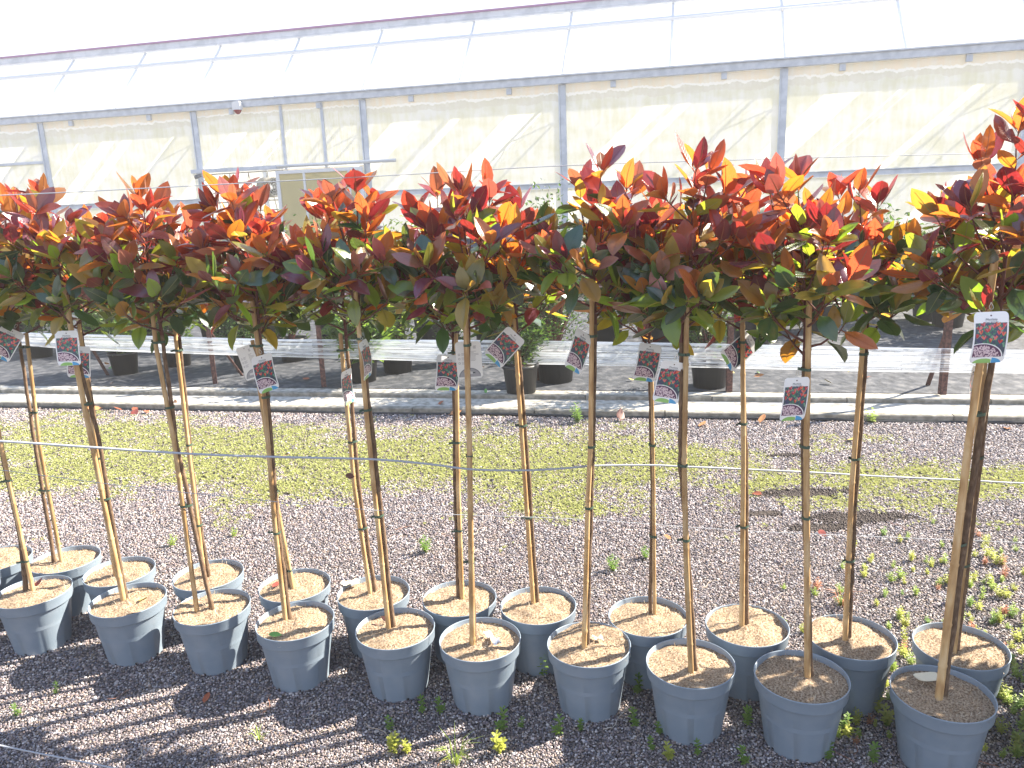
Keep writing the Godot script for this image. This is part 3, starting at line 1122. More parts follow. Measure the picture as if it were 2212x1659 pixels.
		for i in ros:
			var f := i / float(ros)
			an += 2.4
			var side := tdir.cross(Vector3(0.31, 0.2, 0.93)).normalized().rotated(tdir, an)
			var dir := (side * lerpf(1.05, 0.3, f) + tdir * 0.8 + Vector3(0, 0.35, 0)).normalized()
			add_leaf(holder, tip - tdir * 0.012 * (1.0 - f), dir, tdir * 1.0 - side * 0.6, big * lerpf(0.118, 0.06, f) * rr(0.9, 1.1), t2 + 0.1)

func along(pts: Array, u: float) -> Vector3:
	var f := clampf(u, 0.0, 1.0) * (pts.size() - 1)
	var i := mini(int(f), pts.size() - 2)
	return pts[i].lerp(pts[i + 1], f - i)

func at_height(pts: Array, y: float) -> Vector3:
	for i in pts.size() - 1:
		if (pts[i].y <= y and pts[i + 1].y >= y): return pts[i].lerp(pts[i + 1], (y - pts[i].y) / maxf(1e-5, pts[i + 1].y - pts[i].y))
	return Vector3.INF

func seen_at(p: Vector3) -> Vector2:
	var q := cam.basis.inverse() * (p - cam.position)
	return Vector2(1106.0 + FOCAL * q.x / -q.z, 829.5 - FOCAL * q.y / -q.z)

func make_trees() -> void:
	make_tree_parts()
	var T := [
		{"pot": [-2.33, 2.98], "stem": [[-80, 1240], [-190, 740]], "cane": [[-72, 1242], [-180, 700]], "top": [-230, 400], "half": 130, "shoots": 6, "label": "grey potted tree cut off by the left edge, only its pot rim showing at front"},
		{"pot": [-1.965, 2.879], "stem": [[55, 1276], [45, 1166], [-45, 740]], "cane": [[76, 1275], [0, 950], [-40, 720]], "top": [-55, 400], "half": 140, "thick": 0.009, "label": "leaning photinia at the left edge, red leaf standing at its foot"},
		{"pot": [-1.536, 2.779], "stem": [[272, 1294], [212, 940], [155, 720]], "cane": [[264, 1301], [165, 791], [140, 620]], "top": [95, 382], "half": 130, "cane_r": 0.0105, "label": "photinia whose pot holds a curled yellow leaf, white tag square on at crown base"},
		{"pot": [-1.176, 2.697], "stem": [[459, 1318], [380, 949], [350, 724]], "cane": [[433, 1313], [375, 949], [337, 749], [325, 640]], "top": [285, 385], "half": 132, "label": "photinia with cane and stem spread apart at the foot, coir heaped in its pot"},
		{"pot": [-0.826, 2.57], "stem": [[626, 1336], [600, 1140], [578, 850], [562, 735]], "cane": [[617, 1339], [593, 1130], [572, 870], [545, 650]], "top": [512, 380], "half": 130, "label": "front photinia with a green leaf on its pot's edge and a turned tag"},
		{"pot": [-0.449, 2.49], "stem": [[850, 1355], [808, 960], [776, 715]], "cane": [[840, 1359], [795, 930], [765, 600]], "top": [775, 368], "half": 132, "label": "front photinia with curled brown leaves beside its stem and an edge-on tag"},
		{"pot": [-0.145, 2.399], "stem": [[1025, 1388], [1015, 1100], [1012, 720]], "cane": [[1020, 1390], [1014, 960], [1002, 560]], "top": [995, 370], "half": 150, "cane_r": 0.0098, "label": "photinia with pale thick cane, white scrap in its pot, printed tag back showing"},
		{"pot": [0.223, 2.341], "stem": [[1266, 1395], [1276, 1080], [1281, 960], [1285, 700]], "cane": [[1260, 1394], [1270, 1080], [1276, 960], [1279, 620]], "top": [1310, 322], "half": 140, "thick": 0.0085, "label": "tall upright photinia near the middle with a tag hanging aslant left of its stem"},
		{"pot": [0.535, 2.211], "stem": [[1503, 1448], [1482, 1150], [1470, 1000], [1472, 740]], "cane": [[1491, 1446], [1482, 1200], [1478, 1000], [1484, 640]], "top": [1528, 315], "half": 135, "label": "photinia whose stem bows from its greyish cane, dark red leaves drooping below crown"},
		{"pot": [0.856, 2.118], "stem": [[1753, 1462], [1738, 1100], [1735, 960], [1738, 780]], "cane": [[1738, 1456], [1742, 960], [1748, 640]], "top": [1722, 338], "half": 140, "cane_r": 0.0092, "label": "front photinia with a shadow stripe across its coir and low hanging tag"},
		{"pot": [1.232, 2.01], "stem": [[2036, 1506], [2112, 960], [2150, 745]], "cane": [[2022, 1506], [2092, 960], [2152, 540]], "top": [2192, 212], "half": 178, "cane_r": 0.011, "thick": 0.009, "label": "tallest photinia at the right end, leaning right, large tag facing forward"},
		{"pot": [-2.32, 3.2], "stem": [[-20, 1205], [-120, 740]], "cane": [[-12, 1205], [-110, 720]], "top": [-160, 430], "half": 120, "shoots": 6, "label": "back row pot half cut by the left edge, behind the leaning tree"},
		{"pot": [-1.996, 3.17], "stem": [[118, 1215], [75, 960], [42, 735]], "cane": [[131, 1219], [85, 960], [57, 720]], "top": [45, 400], "half": 115, "label": "back row photinia with a white sunlit pot between the two leftmost front trees"},
		{"pot": [-1.69, 3.03], "stem": [[256, 1243], [235, 1100], [178, 735]], "cane": [[251, 1245], [228, 1100], [170, 700]], "top": [185, 470], "half": 95, "shoots": 8, "label": "back row photinia hidden behind the tree with the yellow leaf, pot rim tilted in view"},
		{"pot": [-1.29, 2.965], "stem": [[452, 1247], [420, 1060], [388, 735]], "cane": [[444, 1247], [411, 1000], [376, 700]], "top": [350, 450], "half": 105, "label": "back row photinia whose single pale cane rises right of the spread pair in front"},
		{"pot": [-0.9, 2.845], "stem": [[628, 1272], [612, 1200], [556, 740]], "cane": [[637, 1271], [600, 1100], [545, 735]], "top": [545, 455], "half": 115, "label": "back row photinia with a rust-brown leaf lying in its pot"},
		{"pot": [-0.571, 2.758], "stem": [[811, 1281], [775, 1050], [748, 735]], "cane": [[802, 1281], [765, 1050], [735, 720]], "top": [690, 400], "half": 118, "label": "back row photinia with a cream paper scrap in its pot"},
		{"pot": [-0.232, 2.687], "stem": [[990, 1293], [983, 1050], [980, 740]], "cane": [[998, 1296], [990, 1050], [985, 720]], "top": [930, 378], "half": 120, "label": "back row photinia close behind the pale thick cane, tag turned to the left"},
		{"pot": [0.064, 2.61], "stem": [[1160, 1300], [1140, 1000], [1118, 735]], "cane": [[1152, 1301], [1131, 1000], [1110, 690]], "top": [1110, 420], "half": 115, "label": "back row photinia leaning left between two middle front pots, greenish weed beside its pot"},
		{"pot": [0.451, 2.503], "stem": [[1404, 1325], [1409, 1050], [1402, 760]], "cane": [[1413, 1325], [1412, 1050], [1408, 800]], "top": [1425, 430], "half": 110, "thick": 0.0062, "cane_r": 0.0062, "label": "thin-stemmed back row photinia with a tag tilted right below its low crown"},
		{"pot": [0.779, 2.419], "stem": [[1612, 1350], [1612, 1000], [1602, 720]], "cane": [[1600, 1350], [1606, 1000], [1604, 690]], "top": [1615, 362], "half": 118, "label": "straight back row photinia without a clear tag, crown ending in bare brown stem"},
		{"pot": [1.098, 2.321], "stem": [[1833, 1380], [1846, 1100], [1872, 740]], "cane": [[1822, 1380], [1840, 1050], [1868, 690]], "top": [1860, 368], "half": 125, "label": "back row photinia leaning right, green leaves hanging at right of its smooth tan cane"},
		{"pot": [1.42, 2.245], "stem": [[2066, 1405], [2105, 1100], [2148, 730]], "cane": [[2056, 1406], [2095, 1100], [2136, 700]], "top": [2150, 400], "half": 130, "label": "rightmost back row photinia, half hidden behind the tallest tree"},
	]
	# the rows go on to the right of the picture: their shade lies on the gravel and pots in it
	for p in [[1.6, 1.9], [1.97, 1.8], [2.34, 1.7], [2.7, 1.6], [1.78, 2.14], [2.14, 2.04], [2.5, 1.94], [2.0, 2.42], [2.36, 2.32], [2.72, 2.22], [3.08, 2.12]]:
		var f := seen_at(Vector3(p[0], 0.22, -p[1]))
		var c := seen_at(Vector3(p[0] + 0.02, 0.92, -p[1]))
		var t := seen_at(Vector3(p[0] + 0.02, 1.5, -p[1]))
		T.append({"pot": p, "stem": [[f.x, f.y], [c.x, c.y]], "cane": [[f.x - 8, f.y], [c.x - 8, c.y]], "top": [t.x, t.y], "half": 155, "label": "potted photinia continuing the rows beyond the right edge of the picture"})
	for i in T.size():
		rng.seed = 1000 + i * 17
		make_tree(T[i])

# ------------------------------------------------------------------ plant tags
func disc(im: Image, cx: float, cy: float, rx: float, ry: float, c: Color, turn := 0.0) -> void:
	var r := int(maxf(rx, ry)) + 1
	for y in range(maxi(0, int(cy) - r), mini(im.get_height(), int(cy) + r + 1)):
		for x in range(maxi(0, int(cx) - r), mini(im.get_width(), int(cx) + r + 1)):
			var p := Vector2(x - cx, y - cy).rotated(-turn)
			if p.x * p.x / (rx * rx) + p.y * p.y / (ry * ry) <= 1.0: im.set_pixel(x, y, c)

func tag_front() -> Image:
	var w := 192
	var h := 288
	var im := Image.create(w, h, false, Image.FORMAT_RGB8)
	var white := Color(0.9, 0.91, 0.92)
	im.fill(white)
	rng.seed = 77
	var x0 := 9; var x1 := 183; var y0 := 60; var y1 := 252
	im.fill_rect(Rect2i(x0, y0, x1 - x0, y1 - y0), Color(0.24, 0.3, 0.36))
	for i in 160:
		var c: Color = [Color(0.26, 0.5, 0.38), Color(0.2, 0.36, 0.38), Color(0.42, 0.6, 0.5), Color(0.25, 0.27, 0.4)][rng.randi() % 4]
		disc(im, rr(x0 + 8, x1 - 8), rr(y0 + 6, 190), rr(3, 6), rr(6, 12), c, rr(0, TAU))
	for k in 16:
		var cx: float = [32, 75, 110, 150, 55, 130, 120, 96, 165, 90, 168, 40, 20, 140, 60, 150][k]
		var cy: float = [95, 108, 85, 100, 76, 76, 150, 165, 130, 92, 82, 118, 140, 122, 148, 172][k]
		for i in (8 if k < 6 else 5):
			var a := rr(-1.0, 1.0)
			disc(im, cx + sin(a) * 9, cy - cos(a) * 9, 3.6, 13, [Color(0.76, 0.24, 0.24), Color(0.64, 0.18, 0.26), Color(0.85, 0.42, 0.32), Color(0.78, 0.45, 0.5)][rng.randi() % 4], a)
	# the lower picture: white blossom on purple under a white arc
	for y in range(y0, y1):
		for x in range(x0, x1):
			var q := Vector2((x - 55.0) / 118.0, (y - 262.0) / 86.0).length()
			if q < 1.0: im.set_pixel(x, y, Color(0.34, 0.2, 0.33))
			elif q < 1.06: im.set_pixel(x, y, white)
	for i in 260:
		var cx := rr(x0 + 3, 168)
		var cy := rr(180, 249)
		if Vector2((cx - 55.0) / 118.0, (cy - 262.0) / 86.0).length() > 0.88: continue
		for k in 5:
			disc(im, cx + cos(k * TAU / 5) * 2.6, cy + sin(k * TAU / 5) * 2.6, 1.7, 1.7, Color(0.84, 0.78, 0.8))
		disc(im, cx, cy, 1.3, 1.3, Color(0.6, 0.45, 0.5))
	im.fill_rect(Rect2i(0, y1, w, h - y1), white)
	im.fill_rect(Rect2i(0, 0, x0, h), white)
	im.fill_rect(Rect2i(x1, 0, w - x1, h), white)
	for y in range(y1 + 2, h):
		for x in range(8, w - 8):
			if Vector2((x - 78.0) / 62.0, (y - 292.0) / 32.0).length() < 1.0 and x < 120: im.set_pixel(x, y, Color(0.55, 0.74, 0.42))
			elif x >= 122 and Vector2((x - 112.0) / 66.0, (y - 292.0) / 36.0).length() < 1.0: im.set_pixel(x, y, Color(0.3, 0.62, 0.82))
	disc(im, 94, 20, 5, 4, Color(0.3, 0.2, 0.24))
	return im

func tag_back() -> Image:
	var w := 192
	var h := 288
	var im := Image.create(w, h, false, Image.FORMAT_RGB8)
	im.fill(Color(0.88, 0.885, 0.87))
	rng.seed = 78
	var ink := Color(0.3, 0.31, 0.33)
	for k in 3:
		var y := 100 + k * 34
		for yy in range(-8, 9):
			for xx in range(-8, 9):
				var r := Vector2(xx, yy).length()
				if r < 8 and r > 6: im.set_pixel(24 + xx, y + yy, ink)
		for line in 3:
			im.fill_rect(Rect2i(42, y - 9 + line * 8, int(rr(25, 40)), 2), Color(0.5, 0.5, 0.52))
	for line in 4: im.fill_rect(Rect2i(132, 36 + line * 6, int(rr(16, 26)), 2), ink)
	for line in 9: im.fill_rect(Rect2i(112, 78 + line * 9, int(rr(20, 60)), 2), Color(0.45, 0.45, 0.47))
	for y in range(200, 276):
		for x in range(12, 176):
			var q := Vector2((x - 96.0) / 84.0, (y - 278.0) / 72.0).length()
			if q < 1.0: im.set_pixel(x, y, Color(0.6, 0.61, 0.62) if q < 0.9 else Color(0.5, 0.51, 0.53))
	im.fill_rect(Rect2i(60, 236, 76, 18), Color(0.8, 0.8, 0.8))
	im.fill_rect(Rect2i(118, 238, 18, 14), ink)
	disc(im, 94, 20, 5, 4, Color(0.3, 0.2, 0.24))
	return im

func make_tags() -> void:
	var front := mat(Color.WHITE, 0.3)
	front.albedo_texture = ImageTexture.create_from_image(tag_front())
	var backm := mat(Color.WHITE, 0.3)
	backm.albedo_texture = ImageTexture.create_from_image(tag_back())
	var ink := mat(lin(0.13, 0.16, 0.2), 0.6)
	# a rounded card, a little bowed; front and back printed
	var w := 0.082
	var h := 0.123
	var cards := []
	for bow in [0.004, 0.009, -0.006]:
		var outline := []
		var r := 0.011
		for c in [[1, 1, 0.0], [-1, 1, 0.5], [-1, -1, 1.0], [1, -1, 1.5]]:
			for k in 6:
				var a: float = PI * (c[2] + 0.5 * k / 5.0)
				outline.append(Vector2(c[0] * (w * 0.5 - r) + cos(a) * r, c[1] * (h * 0.5 - r) + sin(a) * r))
		var mesh := ArrayMesh.new()
		for side in [1, -1]:
			var st := SurfaceTool.new()
			st.begin(Mesh.PRIMITIVE_TRIANGLES)
			st.set_smooth_group(0)
			# strips across so that the card can bow
			var cuts := [0.0, 0.0015, 0.005, 0.012, 0.025, 0.045, 0.09, 0.25, 0.4, 0.5]
			for i in range(8, -1, -1): cuts.append(1.0 - cuts[i])
			for i in cuts.size() - 1:
				var ya: float = h * (cuts[i] - 0.5)
				var yb: float = h * (cuts[i + 1] - 0.5)
				var xa := half_width(ya, w, h, r)
				var xb := half_width(yb, w, h, r)
				var q := [Vector2(-xa, ya), Vector2(-xb, yb), Vector2(xb, yb), Vector2(xa, ya)]
				for k in ([0, 1, 2, 0, 2, 3] if side == 1 else [0, 2, 1, 0, 3, 2]):
					var p: Vector2 = q[k]
					var u := p.x / w + 0.5
					st.set_uv(Vector2(u if side == 1 else 1.0 - u, 0.5 - p.y / h))
					st.add_vertex(Vector3(p.x, p.y, bow * (1.0 - pow(2.0 * p.y / h, 2.0)) + 0.0002 * side))
			st.index()
			st.generate_normals()
			st.commit(mesh)
		mesh.surface_set_material(0, front)
		mesh.surface_set_material(1, backm)
		cards.append(mesh)
	var font := SystemFont.new()
	font.font_names = PackedStringArray(["Droid Sans"])
	var title := TextMesh.new()
	title.text = "Photinia"
	title.font = font
	title.font_size = 16
	title.pixel_size = 0.00047
	title.depth = 0.0003
	var sub := TextMesh.new()
	sub.text = "x fraseri 'Red Robin'"
	sub.font = font
	sub.font_size = 16
	sub.pixel_size = 0.00024
	sub.depth = 0.0003
	# where each hangs: px, py, depth, roll, yaw, label
	var L := [
		[147, 752, 2.72, 0.0, 0.0, "white plant tag square on at the crown base, second tree from the left"],
		[171, 782, 2.98, -0.12, 0.25, "tilted plant tag half covered by the square tag in front of it"],
		[574, 806, 2.52, 0.07, 0.95, "narrow turned plant tag on the thick dark stem left of the middle"],
		[537, 783, 2.78, -0.3, 2.7, "pale plant tag tilted behind a cane, left of the narrow tag"],
		[788, 777, 2.45, 0.06, 1.42, "plant tag seen almost edge-on beside a pale cane"],
		[753, 835, 2.72, 0.02, 1.3, "plant tag seen nearly edge-on and brightly lit, hanging low at the back"],
		[1013, 778, 2.43, -0.02, PI, "plant tag showing its printed grey back behind the pale thick cane"],
		[966, 805, 2.6, -0.14, 0.35, "plant tag turned left, just left of the tag that shows its back"],
		[1090, 750, 2.56, -0.8, 0.15, "plant tag tilted far over behind a leaning stem near the middle"],
		[1249, 759, 2.29, -0.52, 0.75, "narrow plant tag hanging aslant from the tall middle tree"],
		[1397, 783, 2.46, -0.22, 0.3, "plant tag tilted right on the thin-stemmed tree"],
		[1448, 826, 2.17, -0.23, 0.2, "large tilted plant tag left of a greyish cane"],
		[1716, 862, 2.06, -0.06, 0.3, "plant tag hanging lowest, left of the cane on a front right tree"],
		[2135, 729, 1.84, 0.0, 0.0, "largest plant tag facing forward on the tallest right tree"],
		[2104, 836, 2.2, -0.2, 0.9, "plant tag half hidden behind the tallest tree's cane, below the largest tag"],
		[1597, 757, 2.44, -1.0, 0.3, "plant tag mostly covered by drooping dark red leaves"],
		[12, 742, 2.95, -0.6, 0.4, "plant tag cut by the left edge under the crown"],
	]
	var facing := cam.basis
	for i in L.size():
		var e: Array = L[i]
		var p := at_depth(e[0], e[1], e[2])
		var o := thing("plant_tag", e[5], "tag", p, 0.0, "white plant tags hung on the trees")
		o.basis = Basis(Vector3.UP, e[4]) * Basis(Vector3.BACK, e[3]) * Basis(Vector3.RIGHT, rr(-0.12, 0.06))
		if i == 13: o.scale = Vector3.ONE * 1.02
		var card := put("card", cards[i % 3], null, o)
		var bow: float = [0.004, 0.009, -0.006][i % 3]
		put("lettering", title, ink, o, Transform3D(Basis.IDENTITY, Vector3(0, 0.0435, bow * 0.5 + 0.0006)))
		put("lettering", sub, ink, o, Transform3D(Basis.IDENTITY, Vector3(0, 0.0378, bow * 0.62 + 0.0006)))
		var st := begin()
		var loop := []
		var rad := []
		for k in 13:
			var a := TAU * k / 12
			loop.append(Vector3(0.004 * sin(a), 0.067 + 0.016 * (1.0 - cos(a)) * 0.5 + 0.0, 0.003 * sin(a * 2.0) - 0.002 * (1.0 - cos(a))))
			rad.append(0.0007)
		tube(st, loop, rad, 4, false)
		obj("string", st, M.string, o)

func half_width(y: float, w: float, h: float, r: float) -> float:
	var e := absf(y) - (h * 0.5 - r)
	if e <= 0.0: return w * 0.5
	return w * 0.5 - r + sqrt(maxf(0.0, r * r - e * e))

# ------------------------------------------------------------------ wires, film, posts
func wire(pts: Array, q: Vector3, n: Vector3, r: float, label: String) -> void:
	var raw := []
	for p in pts: raw.append(on_plane(p[0], p[1], q, n))
	var out := []
	var rad := []
	for i in raw.size() - 1:
		var a: Vector3 = raw[maxi(i - 1, 0)]
		var b: Vector3 = raw[i]
		var c: Vector3 = raw[i + 1]
		var d: Vector3 = raw[mini(i + 2, raw.size() - 1)]
		for k in 6: out.append(b.cubic_interpolate(c, a, d, k / 6.0))
	out.append(raw[-1])
	for i in out.size(): rad.append(r)
	var st := begin()
	tube(st, out, rad, 7)
	tag(obj("fence_wire", st, M.wire, self), label, "wire")

func make_wires() -> void:
	var n := Vector3(0.247, 0, 0.969)
	var front := Vector3(0, 0, -2.31)
	var mid := Vector3(0, 0, -2.545)
	wire([[-300, 935], [0, 953], [180, 965], [405, 980], [590, 987], [800, 992], [930, 1003], [1020, 1014], [1140, 1016], [1240, 1010], [1285, 1006], [1410, 1005], [1480, 1008], [1745, 1020], [1900, 1029], [2100, 1038], [2212, 1044], [2500, 1054]], front, n, 0.0033, "thick grey wire running across in front of all the stems")
	wire([[-300, 975], [0, 1015], [380, 1062], [850, 1105], [1260, 1122], [1640, 1148], [2212, 1172], [2500, 1183]], mid, n, 0.001, "thin wire strung low between the two rows of trees")
	wire([[-300, 432], [0, 422], [290, 408], [860, 378], [1217, 358], [1610, 345], [2130, 331], [2500, 322]], mid, n, 0.0014, "thin dark wire at the height of the red leaf tips")
	wire([[-300, 1540], [0, 1610], [260, 1662], [500, 1715]], Vector3(0, 0, -1.9), n, 0.002, "thin wire at the bottom left corner just above the gravel")

func make_film() -> void:
	# stretched plastic film wound between steel posts
	var h := [ws_k(465, 829), ws_k(700, 836), ws_k(1148, 838), ws_k(1576, 846), ws_k(2038, 853), ws_k(192, 826)]
	var braces := [[523, 811, 482, 760], [], [1163, 822, 1150, 730], [], [2004, 832, 2030, 740], [233, 810, 198, 770]]
	var labels := ["brown steel post with a brace leaning right, left of the middle", "brown steel post hidden behind the leaves left of the middle tree", "brown steel post in front of the dark holly near the middle", "brown steel post right of a black pot, behind drooping red leaves", "brown steel post with a brace leaning left at the far right", "brown steel post behind the leftmost tags, its brace leaning right"]
	for i in h.size():
		var b: Vector3 = h[i]
		var o := thing("steel_post", labels[i], "post", b, 0.0, "brown posts holding the plastic film")
		var st := begin(false)
		box(st, Vector3(0, 0.5, 0), Vector3(0.045, 1.0 if i in [2, 4] else 0.62, 0.006))
		box(st, Vector3(-0.0195, 0.5, -0.024), Vector3(0.006, 1.0 if i in [2, 4] else 0.62, 0.04))
		var p := obj("post", st, M.rust_post, o)
		p.position.y = 0.0 if i in [2, 4] else -0.19
		if braces[i].size():
			var e := on_level(braces[i][0], braces[i][1], 0.08) - b
			st = begin(false)
			bar(st, e, Vector3(0.0, 0.5, -0.035), 0.035, 0.006)
			obj("brace", st, M.rust_post, o)
	var fm := mat(Color.WHITE, 0.22)
	var im := Image.create(512, 64, false, Image.FORMAT_RGBA8)
	var n := FastNoiseLite.new()
	n.seed = 9
	n.frequency = 0.02
	for y in 64:
		for x in 512:
			var v := n.get_noise_2d(x * 0.12, y * 9.0) * 0.9 + n.get_noise_2d(x * 0.5 + 200, y * 22.0) * 0.6
			var a := clampf(0.36 + v * 0.95, 0.1, 0.94)
			if y < 2 or y > 61: a = 0.9
			im.set_pixel(x, y, Color(0.93, 0.95, 0.97, a))
	fm.albedo_texture = ImageTexture.create_from_image(im)
	fm.transparency = BaseMaterial3D.TRANSPARENCY_ALPHA
	fm.backlight_enabled = true
	fm.backlight = Color(0.75, 0.76, 0.78)
	var film := thing("plastic_film", "band of clear stretched plastic film strung between the brown posts", "plastic film", Vector3.ZERO)
	for layer in 2:
		var st := SurfaceTool.new()
		st.begin(Mesh.PRIMITIVE_TRIANGLES)
		st.set_smooth_group(0)
		var rows := []
		for i in 121:
			var t := i / 120.0
			var px := lerpf(-150, 2360, t)
			var base := ws_k(px, lerpf(824, 857, t)) + kerb_n * (0.06 if layer else -0.03)
			var yt: float = at_depth(px, film_y(px, true), -base.z).y
			var yb: float = at_depth(px, film_y(px, false), -base.z).y
			var row := []
			for k in 13:
				var f := k / 12.0
				var off := 0.006 * sin(k * 2.1 + i * 0.02 + layer) + 0.004 * sin(k * 5.3)
				row.append([base * Vector3(1, 0, 1) + Vector3(0, lerpf(yb, yt, f), 0) + kerb_n * off, Vector2(t * 6.0 + 0.3 * layer, 1.0 - f)])
			rows.append(row)
		for i in 120:
			for k in 12:
				for q in [[i, k], [i, k + 1], [i + 1, k + 1], [i, k], [i + 1, k + 1], [i + 1, k]]:
					st.set_uv(rows[q[0]][q[1]][1]); st.add_vertex(rows[q[0]][q[1]][0])
		obj("film_layer", st, fm, film)

func film_y(px: float, top: bool) -> float:
	var a := [[-150, 712], [200, 722], [600, 733], [1106, 735], [1500, 742], [1900, 751], [2360, 760]] if top else [[-150, 728], [200, 756], [600, 770], [1106, 786], [1500, 794], [1900, 803], [2360, 808]]
	for i in a.size() - 1:
		if px <= a[i + 1][0]: return lerpf(a[i][1], a[i + 1][1], (px - a[i][0]) / (a[i + 1][0] - a[i][0]))
	return a[-1][1]

func ws_k(px: float, py: float) -> Vector3:
	return on_level(px, py, 0.08)

